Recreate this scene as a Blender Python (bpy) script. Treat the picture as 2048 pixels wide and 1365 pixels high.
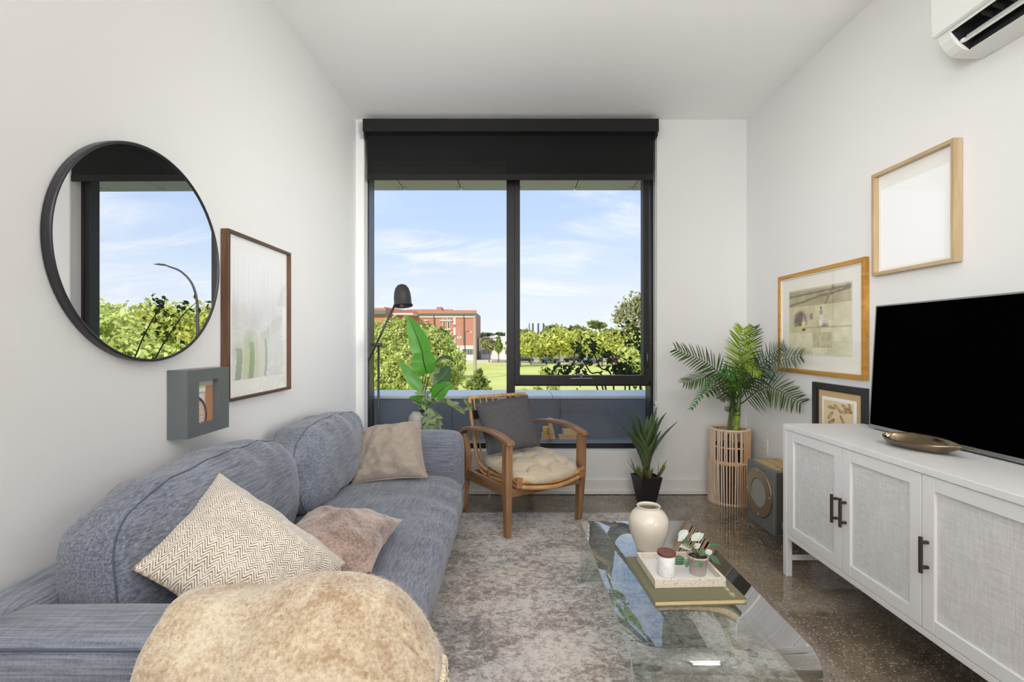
import bpy, bmesh, math, random
import numpy as np
from mathutils import Vector, Matrix, noise as mnoise

for o in list(bpy.data.objects):
    bpy.data.objects.remove(o)
SC = bpy.context.scene
COL = SC.collection
PI = math.pi
R = math.radians

# ------------------------------------------------------------------ camera
FPX = 950.0                      # focal length in pixels of the 2048 px frame
CAMZ = 1.2
cam = bpy.data.cameras.new('camera')
cam.sensor_width = 36.0
cam.lens = FPX / 2048 * 36
cam.clip_start = 0.05
cam.clip_end = 2000
camo = bpy.data.objects.new('camera', cam)
camo.location = (0, 0, CAMZ)
camo.rotation_euler = (R(90), 0, 0)
COL.objects.link(camo)
SC.camera = camo

# ------------------------------------------------------------------ colour management
SC.view_settings.view_transform = 'Standard'
SC.view_settings.look = 'None'
SC.view_settings.gamma = 1.0
SC.view_settings.exposure = 0.0
SC.view_settings.use_curve_mapping = False

# ------------------------------------------------------------------ world
def lin(v):
    v = v / 255.0
    return v / 12.92 if v <= 0.04045 else ((v + 0.055) / 1.055) ** 2.4
def C(r, g, b, k=1.0):
    return (min(1, lin(r) * k), min(1, lin(g) * k), min(1, lin(b) * k), 1.0)

class N:
    """tiny node-tree helper"""
    def __init__(self, nt):
        self.nt = nt
        nt.nodes.clear()
    def add(self, typ, **kw):
        n = self.nt.nodes.new(typ)
        for k, v in kw.items():
            if k.startswith('i_'):
                key = k[2:]
                key = int(key) if key.isdigit() else key.replace('_', ' ')
                self.put(n.inputs[key], v)
            else:
                setattr(n, k, v)
        return n
    def put(self, sock, v):
        if isinstance(v, bpy.types.NodeSocket):
            self.nt.links.new(v, sock)
        else:
            sock.default_value = v
    def math(self, op, a, b=0.0, c=0.0):
        n = self.nt.nodes.new('ShaderNodeMath'); n.operation = op
        self.put(n.inputs[0], a); self.put(n.inputs[1], b); self.put(n.inputs[2], c)
        return n.outputs[0]
    def mix(self, f, a, b, blend='MIX'):
        n = self.nt.nodes.new('ShaderNodeMix'); n.data_type = 'RGBA'; n.blend_type = blend
        self.put(n.inputs[0], f); self.put(n.inputs[6], a); self.put(n.inputs[7], b)
        return n.outputs[2]
    def ramp(self, f, stops, interp='LINEAR'):
        n = self.nt.nodes.new('ShaderNodeValToRGB'); n.color_ramp.interpolation = interp
        el = n.color_ramp.elements
        while len(el) < len(stops): el.new(0.5)
        for e, (p, c) in zip(el, stops):
            e.position = p; e.color = c if len(c) == 4 else (*c, 1)
        self.put(n.inputs[0], f)
        return n.outputs[0]
    def smooth(self, f, a, b):
        n = self.nt.nodes.new('ShaderNodeMapRange'); n.interpolation_type = 'SMOOTHSTEP'
        self.put(n.inputs[0], f); n.inputs[1].default_value = a; n.inputs[2].default_value = b
        return n.outputs[0]
    def coord(self, which='Object', scale=(1, 1, 1), rot=(0, 0, 0)):
        tc = self.nt.nodes.new('ShaderNodeTexCoord')
        m = self.nt.nodes.new('ShaderNodeMapping')
        m.inputs['Scale'].default_value = scale; m.inputs['Rotation'].default_value = rot
        self.nt.links.new(tc.outputs[which], m.inputs[0])
        return m.outputs[0]
    def noise(self, vec, scale=5, detail=4, rough=0.55, dist=0.0):
        n = self.nt.nodes.new('ShaderNodeTexNoise')
        n.inputs['Scale'].default_value = scale; n.inputs['Detail'].default_value = detail
        n.inputs['Roughness'].default_value = rough; n.inputs['Distortion'].default_value = dist
        if vec is not None: self.nt.links.new(vec, n.inputs['Vector'])
        return n.outputs['Fac']
    def voronoi(self, vec, scale=5, feature='F1', out='Distance', rnd=1.0):
        n = self.nt.nodes.new('ShaderNodeTexVoronoi'); n.feature = feature
        n.inputs['Scale'].default_value = scale; n.inputs['Randomness'].default_value = rnd
        if vec is not None: self.nt.links.new(vec, n.inputs['Vector'])
        return n.outputs[out]
    def bump(self, h, strength=0.3, dist=0.01):
        n = self.nt.nodes.new('ShaderNodeBump')
        n.inputs['Strength'].default_value = strength; n.inputs['Distance'].default_value = dist
        self.put(n.inputs['Height'], h)
        return n.outputs[0]

w = bpy.data.worlds.new('sky'); SC.world = w
w.use_nodes = True
g = N(w.node_tree)
tc = g.add('ShaderNodeTexCoord')
sep = g.add('ShaderNodeSeparateXYZ', i_0=tc.outputs['Generated'])
elev = g.math('MAXIMUM', sep.outputs[2], 0.0)
skyc = g.ramp(elev, [(0.0, C(236, 243, 250)), (0.10, C(222, 234, 250)), (0.22, C(196, 218, 249)),
                     (0.36, C(180, 208, 248)), (0.8, C(146, 186, 240))])
den = g.math('ADD', elev, 0.22)
px_ = g.math('DIVIDE', sep.outputs[0], den); py_ = g.math('DIVIDE', sep.outputs[1], den)
cv = g.add('ShaderNodeCombineXYZ', i_0=px_, i_1=g.math('MULTIPLY', py_, 2.2), i_2=0.0)
cn = g.noise(cv.outputs[0], 1.25, 7, 0.62, 0.7)
cn2 = g.noise(cv.outputs[0], 0.7, 2, 0.5, 0.0)
cl = g.math('MULTIPLY', g.smooth(cn, 0.42, 0.70), g.smooth(cn2, 0.36, 0.58))
skyc = g.mix(g.math('MULTIPLY', cl, 0.85), skyc, C(247, 249, 253))
grd = g.mix(g.math('GREATER_THAN', sep.outputs[2], 0.0), (0.30, 0.31, 0.24, 1), skyc)
bg = g.add('ShaderNodeBackground', i_Color=grd, i_Strength=1.08)
g.nt.links.new(bg.outputs[0], g.add('ShaderNodeOutputWorld').inputs[0])

# ------------------------------------------------------------------ lights
sun = bpy.data.lights.new('sun', 'SUN'); sun.energy = 4.2; sun.angle = R(0.6); sun.color = (1, 0.93, 0.80)
suno = bpy.data.objects.new('sun', sun); COL.objects.link(suno)
suno.rotation_euler = Vector((0.45, 0.75, -0.62)).to_track_quat('-Z', 'Y').to_euler()

def area(name, loc, direction, sx, sy, power, color=(1, 1, 1), spread=180):
    l = bpy.data.lights.new(name, 'AREA'); l.shape = 'RECTANGLE'; l.size = sx; l.size_y = sy
    l.energy = power; l.color = color; l.spread = R(spread)
    o = bpy.data.objects.new(name, l); o.location = loc
    o.rotation_euler = Vector(direction).to_track_quat('-Z', 'Y').to_euler()
    COL.objects.link(o); return o
# unseen fill lights added behind the camera to brighten walls, ceiling and furniture
WARM = (1.0, 0.99, 0.985)
area('fill_overhead', (0.3, -1.35, 2.92), (0, 0, -1), 2.2, 2.0, 60, WARM)
area('fill_beam', (0.3, -1.6, 2.85), (0, 0.75, -0.7), 2.4, 0.8, 12, WARM, 110)
area('fill_beam', (1.45, -0.3, 1.7), (-0.70, 1, 0.0), 0.7, 1.4, 12, WARM, 46)
area('fill_beam', (-0.9, -0.3, 1.8), (0.88, 1.0, 0.0), 0.7, 1.4, 6.2, WARM, 44)
area('fill_upward', (0.3, -1.2, 1.2), (0, 1, 1.0), 2.6, 0.8, 29, WARM, 66)

# ------------------------------------------------------------------ helpers
def P(px, py, Y):
    return Vector(((px - 1024) / FPX * Y, Y, CAMZ - (py - 683) / FPX * Y))

def mat(name, color=(0.8, 0.8, 0.8, 1), rough=0.6, metal=0.0, fn=None, **kw):
    m = bpy.data.materials.new(name); m.use_nodes = True
    g = N(m.node_tree)
    out = g.add('ShaderNodeOutputMaterial')
    b = g.add('ShaderNodeBsdfPrincipled')
    b.inputs['Base Color'].default_value = color if len(color) == 4 else (*color, 1)
    b.inputs['Roughness'].default_value = rough
    b.inputs['Metallic'].default_value = metal
    for k, v in kw.items():
        b.inputs[k.replace('_', ' ')].default_value = v
    g.nt.links.new(b.outputs[0], out.inputs[0])
    if fn: fn(g, b, out)
    return m

class MB:
    def __init__(self):
        self.v = []; self.f = []; self.m = []; self.uv = []; self.mi = 0; self.sm = []
        self.smooth = False
    def add(self, verts, faces, M=None, uvs=None):
        o = len(self.v)
        for p in verts:
            p = Vector(p)
            self.v.append(M @ p if M is not None else p)
        self.uv.extend(uvs if uvs is not None else [(0, 0)] * len(verts))
        for f in faces:
            self.f.append(tuple(i + o for i in f)); self.m.append(self.mi); self.sm.append(self.smooth)
    def box(self, a, b, M=None):
        x0, y0, z0 = a; x1, y1, z1 = b
        x0, x1 = min(x0, x1), max(x0, x1); y0, y1 = min(y0, y1), max(y0, y1); z0, z1 = min(z0, z1), max(z0, z1)
        v = [(x0, y0, z0), (x1, y0, z0), (x1, y1, z0), (x0, y1, z0), (x0, y0, z1), (x1, y0, z1), (x1, y1, z1), (x0, y1, z1)]
        self.add(v, [(0, 3, 2, 1), (4, 5, 6, 7), (0, 1, 5, 4), (1, 2, 6, 5), (2, 3, 7, 6), (3, 0, 4, 7)], M)
        return self
    def hexa(self, v):
        self.add(v, [(0, 3, 2, 1), (4, 5, 6, 7), (0, 1, 5, 4), (1, 2, 6, 5), (2, 3, 7, 6), (3, 0, 4, 7)])
        return self
    def tube(self, pts, rad, seg=8, cap=True, closed=False, M=None, flat=None):
        pts = [Vector(p) for p in pts]; n = len(pts)
        rad = rad if isinstance(rad, (list, tuple)) else [rad] * n
        vs = []; prev = None
        for i in range(n):
            a = pts[i - 1] if (i > 0 or closed) else pts[i]
            b = pts[(i + 1) % n] if (i < n - 1 or closed) else pts[i]
            t = (b - a).normalized()
            if prev is None:
                h = Vector((0, 0, 1)) if abs(t.z) < 0.9 else Vector((1, 0, 0))
                u = t.cross(h).normalized()
            else:
                u = (prev - t * prev.dot(t)).normalized()
            prev = u; w_ = t.cross(u)
            for k in range(seg):
                an = 2 * PI * k / seg
                vs.append(pts[i] + u * math.cos(an) * rad[i] + w_ * math.sin(an) * rad[i] * (flat or 1))
        fs = []
        m = n if closed else n - 1
        for i in range(m):
            j = (i + 1) % n
            for k in range(seg):
                k2 = (k + 1) % seg
                fs.append((i * seg + k, i * seg + k2, j * seg + k2, j * seg + k))
        if cap and not closed:
            fs.append(tuple(range(seg - 1, -1, -1))); fs.append(tuple((n - 1) * seg + k for k in range(seg)))
        self.add(vs, fs, M); return self
    def lathe(self, prof, center=(0, 0, 0), seg=32, M=None, cap=True):
        vs = []; fs = []; cx, cy, cz = center
        for r, z in prof:
            for k in range(seg):
                an = 2 * PI * k / seg
                vs.append((cx + r * math.cos(an), cy + r * math.sin(an), cz + z))
        for i in range(len(prof) - 1):
            for k in range(seg):
                k2 = (k + 1) % seg
                fs.append((i * seg + k, i * seg + k2, (i + 1) * seg + k2, (i + 1) * seg + k))
        if cap:
            if prof[0][0] > 1e-5: fs.append(tuple(range(seg - 1, -1, -1)))
            if prof[-1][0] > 1e-5: fs.append(tuple((len(prof) - 1) * seg + k for k in range(seg)))
        self.add(vs, fs, M); return self
    def grid(self, fn, nu, nv, flip=False):
        vs = []; uv = []
        for i in range(nu + 1):
            for j in range(nv + 1):
                vs.append(fn(i / nu, j / nv)); uv.append((i / nu, j / nv))
        fs = []
        for i in range(nu):
            for j in range(nv):
                a = i * (nv + 1) + j
                q = (a, a + nv + 1, a + nv + 2, a + 1)
                fs.append(q[::-1] if flip else q)
        self.add(vs, fs, None, uv); return self
    def prism(self, pts2, d0, d1, axis):
        """extrude polygon (list of 2-tuples) along axis 0/1/2 between d0 and d1"""
        def mk(p, d):
            if axis == 0: return (d, p[0], p[1])
            if axis == 1: return (p[0], d, p[1])
            return (p[0], p[1], d)
        n = len(pts2)
        v = [mk(p, d0) for p in pts2] + [mk(p, d1) for p in pts2]
        f = [tuple(range(n)), tuple(range(2 * n - 1, n - 1, -1))]
        for i in range(n):
            j = (i + 1) % n
            f.append((i, i + n, j + n, j))
        self.add(v, f); return self

ROOTLOC = {}
def obj(name, mb, m, parent=None, local=False, smooth=None, bevel=0, bseg=2, subd=0, solid=0, label=None, kind=None, autos=None):
    """link one mesh object; vertices are world coordinates unless local=True (then in the parent's frame)"""
    me = bpy.data.meshes.new(name)
    off = Vector((0, 0, 0))
    if parent is not None and not local:
        off = ROOTLOC.get(parent.name, Vector((0, 0, 0)))
    me.from_pydata([tuple(p - off) for p in mb.v], [], mb.f)
    mats = m if isinstance(m, (list, tuple)) else [m]
    for q in mats: me.materials.append(q)
    me.polygons.foreach_set('material_index', mb.m)
    sm = mb.sm if smooth is None else [smooth] * len(mb.f)
    me.polygons.foreach_set('use_smooth', sm)
    if any(u != (0, 0) for u in mb.uv):
        ul = me.uv_layers.new(name='UVMap')
        li = np.empty(len(me.loops), dtype=np.int32); me.loops.foreach_get('vertex_index', li)
        ul.data.foreach_set('uv', np.array(mb.uv, dtype=np.float32)[li].ravel())
    bmx = bmesh.new(); bmx.from_mesh(me)
    bmesh.ops.recalc_face_normals(bmx, faces=bmx.faces)
    bmx.to_mesh(me); bmx.free()
    me.update()
    o = bpy.data.objects.new(name, me); COL.objects.link(o)
    if parent is not None:
        o.parent = parent; ROOTLOC[o.name] = off
    if bevel:
        b = o.modifiers.new('bevel', 'BEVEL'); b.width = bevel; b.segments = bseg; b.limit_method = 'ANGLE'; b.angle_limit = R(35)
    if solid:
        s = o.modifiers.new('solid', 'SOLIDIFY'); s.thickness = abs(solid); s.offset = 0 if solid > 0 else -1
    if subd:
        s = o.modifiers.new('subd', 'SUBSURF'); s.levels = subd; s.render_levels = subd
    if label: o['label'] = label
    if kind: o['kind'] = kind
    return o

def thing(name, label, cat, loc=(0, 0, 0), rotz=0.0, group=None):
    o = bpy.data.objects.new(name, None); COL.objects.link(o)
    o.empty_display_size = 0.05
    o.location = loc; o.rotation_euler = (0, 0, rotz)
    o['label'] = label; o['category'] = cat
    if group: o['group'] = group
    ROOTLOC[o.name] = Vector(loc)
    return o
def tag(o, label, cat, group=None):
    o['label'] = label; o['category'] = cat
    if group: o['group'] = group
    return o
def struct(name, loc=(0, 0, 0)):
    o = bpy.data.objects.new(name, None); COL.objects.link(o); o.location = loc
    o.empty_display_size = 0.05
    o['kind'] = 'structure'; ROOTLOC[o.name] = Vector(loc)
    return o
def sobj(name, mb, m, **k):
    o = obj(name, mb, m, **k); o['kind'] = 'structure'; return o
def share(o, name, parent, loc=(0, 0, 0), rot=(0, 0, 0), scale=(1, 1, 1)):
    c = o.copy(); c.name = name; COL.objects.link(c); c.parent = parent
    c.location = loc; c.rotation_euler = rot; c.scale = scale
    return c

def bez(p0, p1, p2, n):
    p0, p1, p2 = Vector(p0), Vector(p1), Vector(p2)
    return [p0 * (1 - t) ** 2 + p1 * 2 * t * (1 - t) + p2 * t * t for t in [i / n for i in range(n + 1)]]
def spl(pts, n):
    """Catmull-Rom through pts"""
    pts = [Vector(p) for p in pts]; out = []
    ext = [pts[0] * 2 - pts[1]] + pts + [pts[-1] * 2 - pts[-2]]
    for i in range(1, len(ext) - 2):
        a, b, c, d = ext[i - 1:i + 3]
        for k in range(n):
            t = k / n
            out.append(0.5 * ((2 * b) + (c - a) * t + (2 * a - 5 * b + 4 * c - d) * t * t + (3 * b - a - 3 * c + d) * t ** 3))
    out.append(pts[-1]); return out

def rbox(half, k=5.0, n=(8, 8, 8), warp=None, center=(0, 0, 0), M=None):
    """rounded (superellipsoid) box as one closed mesh"""
    mb = MB(); mb.smooth = True
    verts = []; idx = {}; faces = []
    def vid(p):
        key = (round(p[0], 5), round(p[1], 5), round(p[2], 5))
        if key not in idx:
            idx[key] = len(verts)
            x, y, z = p
            r = (abs(x) ** k + abs(y) ** k + abs(z) ** k) ** (1 / k)
            q = Vector((x / r, y / r, z / r))
            q = Vector((q.x * half[0], q.y * half[1], q.z * half[2]))
            if warp: q = warp(q, Vector(p))
            verts.append(q)
        return idx[key]
    def ease(t):   # denser towards the edges
        s = 2 * t - 1
        return math.copysign(1 - (1 - abs(s)) ** 1.25, s)
    for ax in range(3):
        u, v_ = [(1, 2), (2, 0), (0, 1)][ax]
        for s in (-1, 1):
            for i in range(n[u]):
                for j in range(n[v_]):
                    q = []
                    for (a, b) in ((0, 0), (1, 0), (1, 1), (0, 1)):
                        p = [0, 0, 0]; p[ax] = s; p[u] = ease((i + a) / n[u]); p[v_] = ease((j + b) / n[v_])
                        q.append(vid(p))
                    faces.append(tuple(q) if s > 0 else tuple(q[::-1]))
    c = Vector(center)
    mb.add([(M @ p if M is not None else p) + c for p in verts], faces)
    return mb

def nz(p, s, seed=0.0):
    return mnoise.noise(Vector(p) * s + Vector((seed, seed * 1.7, seed * 0.3)))

def pillow(c00, c10, c11, c01, thick, n=30, bow=0.10, pw=2.6, q=0.55, wr=0.006, seed=1.0, wscale=9, back=1.0):
    """stuffed cushion on four corner points; bulges to both sides of that sheet"""
    c00, c10, c11, c01 = map(Vector, (c00, c10, c11, c01))
    nrm = ((c10 - c00).cross(c01 - c00) + (c10 - c11).cross(c01 - c11) * -1)
    nrm = (c10 - c00 + c11 - c01).cross(c01 - c00 + c11 - c10).normalized()
    mb = MB(); mb.smooth = True
    vs = []; uv = []; idx = {}; fs = []
    def base(u, v):
        uu = u * (1 - bow * (1 - v * v) * u * u); vv = v * (1 - bow * (1 - u * u) * v * v)
        a, b = (uu + 1) / 2, (vv + 1) / 2
        return c00 * (1 - a) * (1 - b) + c10 * a * (1 - b) + c11 * a * b + c01 * (1 - a) * b
    for side in (1, -1):
        for i in range(n + 1):
            for j in range(n + 1):
                edge = i in (0, n) or j in (0, n)
                key = (i, j, 0 if edge else side)
                if key in idx: continue
                u, v = -math.cos(PI * i / n), -math.cos(PI * j / n)
                u = 0.6 * u + 0.4 * (2 * i / n - 1); v = 0.6 * v + 0.4 * (2 * j / n - 1)
                h = (max(0, 1 - abs(u) ** pw) * max(0, 1 - abs(v) ** pw)) ** q
                p = base(u, v)
                d = max(abs(u), abs(v))
                wn = nz((u * 1.0, v * 1.0, side), wscale / 4, seed) * 1.2 + nz((u, v, side), wscale / 1.6, seed + 5) * 0.8
                radial = math.sin((math.atan2(v, u) * 7 + seed)) * d ** 3 * 0.6
                p = p + nrm * side * (thick * h * (1 if side > 0 else back) + (wn + radial) * wr * min(1, h * 2.5))
                idx[key] = len(vs); vs.append(p); uv.append(((u + 1) / 2 + 0.001, (v + 1) / 2 + 0.001))
        def g_(i, j):
            e = i in (0, n) or j in (0, n)
            return idx[(i, j, 0 if e else side)]
        for i in range(n):
            for j in range(n):
                qd = (g_(i, j), g_(i + 1, j), g_(i + 1, j + 1), g_(i, j + 1))
                fs.append(qd if side > 0 else qd[::-1])
    mb.add(vs, fs, None, uv)
    border = [base(-1 + 2 * i / 24, -1) for i in range(24)] + [base(1, -1 + 2 * i / 24) for i in range(24)] + \
             [base(1 - 2 * i / 24, 1) for i in range(24)] + [base(-1, 1 - 2 * i / 24) for i in range(24)]
    return mb, border, nrm

def blade(mb, base, tip, width, nrm, bend=(0, 0, 0), n=10, fold=0.25, prof=None, thick=None, wav=0.0, nv=4):
    """a leaf blade: spine base->tip bent by vector, width profile along it"""
    base, tip, nrm = Vector(base), Vector(tip), Vector(nrm).normalized()
    ctl = (base + tip) / 2 + Vector(bend)
    sp = bez(base, ctl, tip, n)
    prof = prof or (lambda t: math.sin(PI * min(1, t ** 0.85)) ** 0.8 * (1 - 0.25 * t))
    vs = []; uv = []; fs = []
    for i in range(n + 1):
        t = i / n
        tg = (sp[min(n, i + 1)] - sp[max(0, i - 1)]).normalized()
        sd = tg.cross(nrm).normalized(); up = sd.cross(tg).normalized()
        ww = width * 0.5 * max(0.012, prof(t))
        for j in range(nv + 1):
            s = 2 * j / nv - 1
            vs.append(sp[i] + sd * s * ww + up * (abs(s) * ww * fold + wav * ww * math.sin(t * 14 + s * 2) * abs(s)))
            uv.append((t + 0.0005, j / nv))
    for i in range(n):
        for j in range(nv):
            a = i * (nv + 1) + j
            fs.append((a, a + nv + 1, a + nv + 2, a + 1))
    mb.add(vs, fs, None, uv)
    return sp

def painted(name, origin, du, dv, fn, nu, nv, m, parent):
    """flat print: a grid whose colour attribute is computed by fn(u, v)"""
    origin, du, dv = Vector(origin), Vector(du), Vector(dv)
    mb = MB()
    mb.grid(lambda a, b: origin + du * a + dv * b, nu, nv)
    o = obj(name, mb, m, parent)
    me = o.data
    ca = me.color_attributes.new('Col', 'FLOAT_COLOR', 'POINT')
    buf = []
    for i in range(nu + 1):
        for j in range(nv + 1):
            r_, g_, b_ = fn(i / nu, j / nv)
            buf += [lin(max(0, min(255, r_))), lin(max(0, min(255, g_))), lin(max(0, min(255, b_))), 1]
    ca.data.foreach_set('color', buf)
    return o

def text(name, body, size, M, m, parent, extrude=0.0004, align='CENTER', shear=0.0):
    cu = bpy.data.curves.new(name, 'FONT'); cu.shear = shear; cu.body = body; cu.size = size; cu.extrude = extrude
    cu.align_x = align; cu.align_y = 'CENTER'
    cu.materials.append(m)
    tmp = bpy.data.objects.new(name + '_tmp', cu); COL.objects.link(tmp)
    me = bpy.data.meshes.new_from_object(tmp.evaluated_get(bpy.context.evaluated_depsgraph_get()))
    bpy.data.objects.remove(tmp)
    me.name = name
    if not me.materials: me.materials.append(m)
    o = bpy.data.objects.new(name, me); COL.objects.link(o)
    off = ROOTLOC.get(parent.name, Vector((0, 0, 0)))
    o.parent = parent
    o.matrix_local = Matrix.Translation(-off) @ M
    return o
# ------------------------------------------------------------------ materials
def fabric(c1, c2, s=1.0, strength=0.5, slub=(0.55, 0.35, 0.25), lo=0.30, hi=0.72):
    def fn(g, b, out):
        nx = g.noise(g.coord('Object', (5 * s, 130 * s, 130 * s)), 1.0, 4, 0.6)
        ny = g.noise(g.coord('Object', (130 * s, 5 * s, 130 * s)), 1.0, 4, 0.6)
        nzz = g.noise(g.coord('Object', (150 * s, 150 * s, 9 * s)), 1.0, 3, 0.6)
        a = g.math('ADD', g.math('MULTIPLY', nx, slub[0]), g.math('MULTIPLY', ny, slub[1]))
        a = g.math('ADD', a, g.math('MULTIPLY', nzz, slub[2]))
        a = g.math('DIVIDE', a, sum(slub))
        big = g.noise(g.coord('Object'), 6, 2)
        a = g.math('ADD', a, g.math('MULTIPLY', g.math('SUBTRACT', big, 0.5), 0.18))
        g.put(b.inputs['Base Color'], g.mix(g.smooth(a, lo, hi), c1, c2))
        wv = g.noise(g.coord('Object'), 420 * s, 2)
        g.put(b.inputs['Normal'], g.bump(g.math('ADD', a, g.math('MULTIPLY', wv, 0.5)), strength, 0.003))
        b.inputs['Sheen Weight'].default_value = 0.25
        b.inputs['Sheen Roughness'].default_value = 0.5
    return fn

def wood(c1, c2, axis=2, s=1.0, bump=0.08):
    def fn(g, b, out):
        sc = [38 * s] * 3; sc[axis] = 3 * s
        n = g.noise(g.coord('Object', tuple(sc)), 1.0, 5, 0.6, 0.6)
        n2 = g.noise(g.coord('Object'), 4 * s, 2)
        f = g.smooth(g.math('ADD', g.math('MULTIPLY', n, 0.75), g.math('MULTIPLY', n2, 0.25)), 0.32, 0.68)
        g.put(b.inputs['Base Color'], g.mix(f, c1, c2))
        g.put(b.inputs['Normal'], g.bump(n, bump, 0.003))
    return fn

def plaster(g, b, out):
    n = g.noise(g.coord('Object'), 160, 3)
    g.put(b.inputs['Normal'], g.bump(n, 0.03, 0.002))

M_wall = mat('wall_paint', (0.785, 0.778, 0.765), 0.75, fn=plaster)
M_ceil = mat('ceiling_paint', (0.93, 0.925, 0.91), 0.8, fn=plaster)
M_trim = mat('trim_white', (0.80, 0.78, 0.745), 0.45)
M_black = mat('black_aluminium', C(17, 17, 18), 0.5)
M_blackin = mat('black_anodised_side', C(22, 22, 23), 0.3)
def f_blind(g, b, out):
    wv = g.noise(g.coord('Object', (400, 400, 400)), 1, 2)
    g.put(b.inputs['Base Color'], g.mix(wv, C(9, 9, 9), C(17, 17, 17)))
    tr = g.add('ShaderNodeBsdfTransparent')
    tr.inputs[0].default_value = (1, 1, 1, 1)
    mx = g.add('ShaderNodeMixShader', i_0=0.13, i_1=b.outputs[0], i_2=tr.outputs[0])
    g.nt.links.new(mx.outputs[0], out.inputs[0])
M_blind = mat('blind_fabric', C(28, 28, 29), 0.9, fn=f_blind)
M_cass = mat('blind_cassette', C(12, 12, 12), 0.75)

def glassy(ior=1.5, tint=(1, 1, 1, 1), rough=0.0, boost=1.0):
    def fn(g, b, out):
        tr = g.add('ShaderNodeBsdfTransparent'); tr.inputs[0].default_value = tint
        gl = g.add('ShaderNodeBsdfGlossy'); gl.inputs['Roughness'].default_value = rough
        fr = g.add('ShaderNodeFresnel'); fr.inputs[0].default_value = ior
        f = g.math('MULTIPLY', fr.outputs[0], boost)
        # back faces of a slab: use the entering index so the straight-through sheet has no total reflection
        ge = g.add('ShaderNodeNewGeometry')
        f = g.math('MULTIPLY', f, g.math('SUBTRACT', 1.0, ge.outputs['Backfacing']))
        mx = g.add('ShaderNodeMixShader', i_0=f, i_1=tr.outputs[0], i_2=gl.outputs[0])
        g.nt.links.new(mx.outputs[0], out.inputs[0])
    return fn
M_pane = mat('window_glass', fn=glassy(1.17))
M_paneL = mat('window_glass_low', fn=glassy(1.42))
M_picglass = mat('picture_glass', fn=glassy(1.5))
M_chrome = mat('chrome', (0.75, 0.76, 0.78), 0.18, 1.0)

def f_floor(g, b, out):
    co = g.coord('Object')
    big = g.noise(co, 1.3, 4, 0.6, 0.5)
    mid = g.noise(co, 9, 5, 0.65)
    base = g.mix(g.smooth(g.math('ADD', g.math('MULTIPLY', big, 0.7), g.math('MULTIPLY', mid, 0.3)), 0.34, 0.66), C(84, 75, 63), C(142, 128, 109))
    v = g.add('ShaderNodeTexVoronoi'); v.inputs['Scale'].default_value = 120
    g.nt.links.new(co, v.inputs['Vector'])
    sp = g.add('ShaderNodeSeparateColor', i_0=v.outputs['Color'])
    stone = g.math('MULTIPLY', g.math('GREATER_THAN', sp.outputs[0], 0.58), g.smooth(v.outputs['Distance'], 0.5, 0.28))
    base = g.mix(g.math('MULTIPLY', stone, 0.9), base, g.mix(g.smooth(sp.outputs[1], .3, .8), C(206, 188, 158), C(64, 57, 50)))
    v2 = g.add('ShaderNodeTexVoronoi'); v2.inputs['Scale'].default_value = 60
    g.nt.links.new(co, v2.inputs['Vector'])
    sp2 = g.add('ShaderNodeSeparateColor', i_0=v2.outputs['Color'])
    st2 = g.math('MULTIPLY', g.math('GREATER_THAN', sp2.outputs[0], 0.90), g.smooth(v2.outputs['Distance'], 0.42, 0.2))
    base = g.mix(g.math('MULTIPLY', st2, 0.6), base, g.mix(sp2.outputs[1], C(190, 158, 112), C(104, 90, 74)))
    g.put(b.inputs['Base Color'], base)
    rn = g.noise(co, 3, 3)
    g.put(b.inputs['Roughness'], g.math('ADD', 0.03, g.math('MULTIPLY', rn, 0.06)))
M_floor = mat('polished_concrete', rough=0.13, fn=f_floor, IOR=1.75)

# ------------------------------------------------------------------ room shell
XL, XR, YB, YF, ZC = -1.2234, 1.839, 3.725, -2.7, 2.937
WT = 0.25
OX0, OX1, OZ0, OZ1 = -1.161, 1.1366, 0.3295, 2.90      # window opening in the back wall
sobj('floor', MB().box((XL - WT, YF - WT, -0.2), (XR + WT, YB + WT, 0)), M_floor)
sobj('ceiling', MB().box((XL - WT, YF - WT, ZC), (XR + WT, YB + WT, ZC + 0.3)), M_ceil)
sobj('wall_left', MB().box((XL - WT, YF, 0), (XL, YB, ZC)), M_wall)
sobj('wall_right', MB().box((XR, YF, 0), (XR + WT, YB, ZC)), M_wall)
sobj('wall_front', MB().box((XL - WT, YF - WT, 0), (XR + WT, YF, ZC)), M_wall)
wb = MB()
wb.box((XL - WT, YB, 0), (OX0, YB + WT, ZC)).box((OX1, YB, 0), (XR + WT, YB + WT, ZC))
wb.box((OX0, YB, 0), (OX1, YB + WT, OZ0)).box((OX0, YB, OZ1), (OX1, YB + WT, ZC))
sobj('wall_back', wb, M_wall)
# white reveal liner / sill
sobj('trim_1', MB().box((OX0, YB + 0.001, OZ0 - 0.0), (OX1, YB + 0.1, OZ0 + 0.006)), M_trim)

bb = MB(); H1, H2 = 0.118, 0.036
bb.box((XL, YB - 0.013, 0), (XR, YB, H1)); bb.box((XL, YB - 0.024, 0.004), (XR, YB - 0.013, H2))
sobj('baseboard_back', bb, M_trim, bevel=0.003)
bb = MB(); bb.box((XR - 0.013, YF, 0), (XR, YB - 0.024, H1)); bb.box((XR - 0.024, YF, 0.004), (XR - 0.013, YB - 0.024, H2))
sobj('baseboard_right', bb, M_trim, bevel=0.003)
bb = MB(); bb.box((XL, YF, 0), (XL + 0.013, YB - 0.024, H1))
sobj('baseboard_left', bb, M_trim, bevel=0.003)

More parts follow.
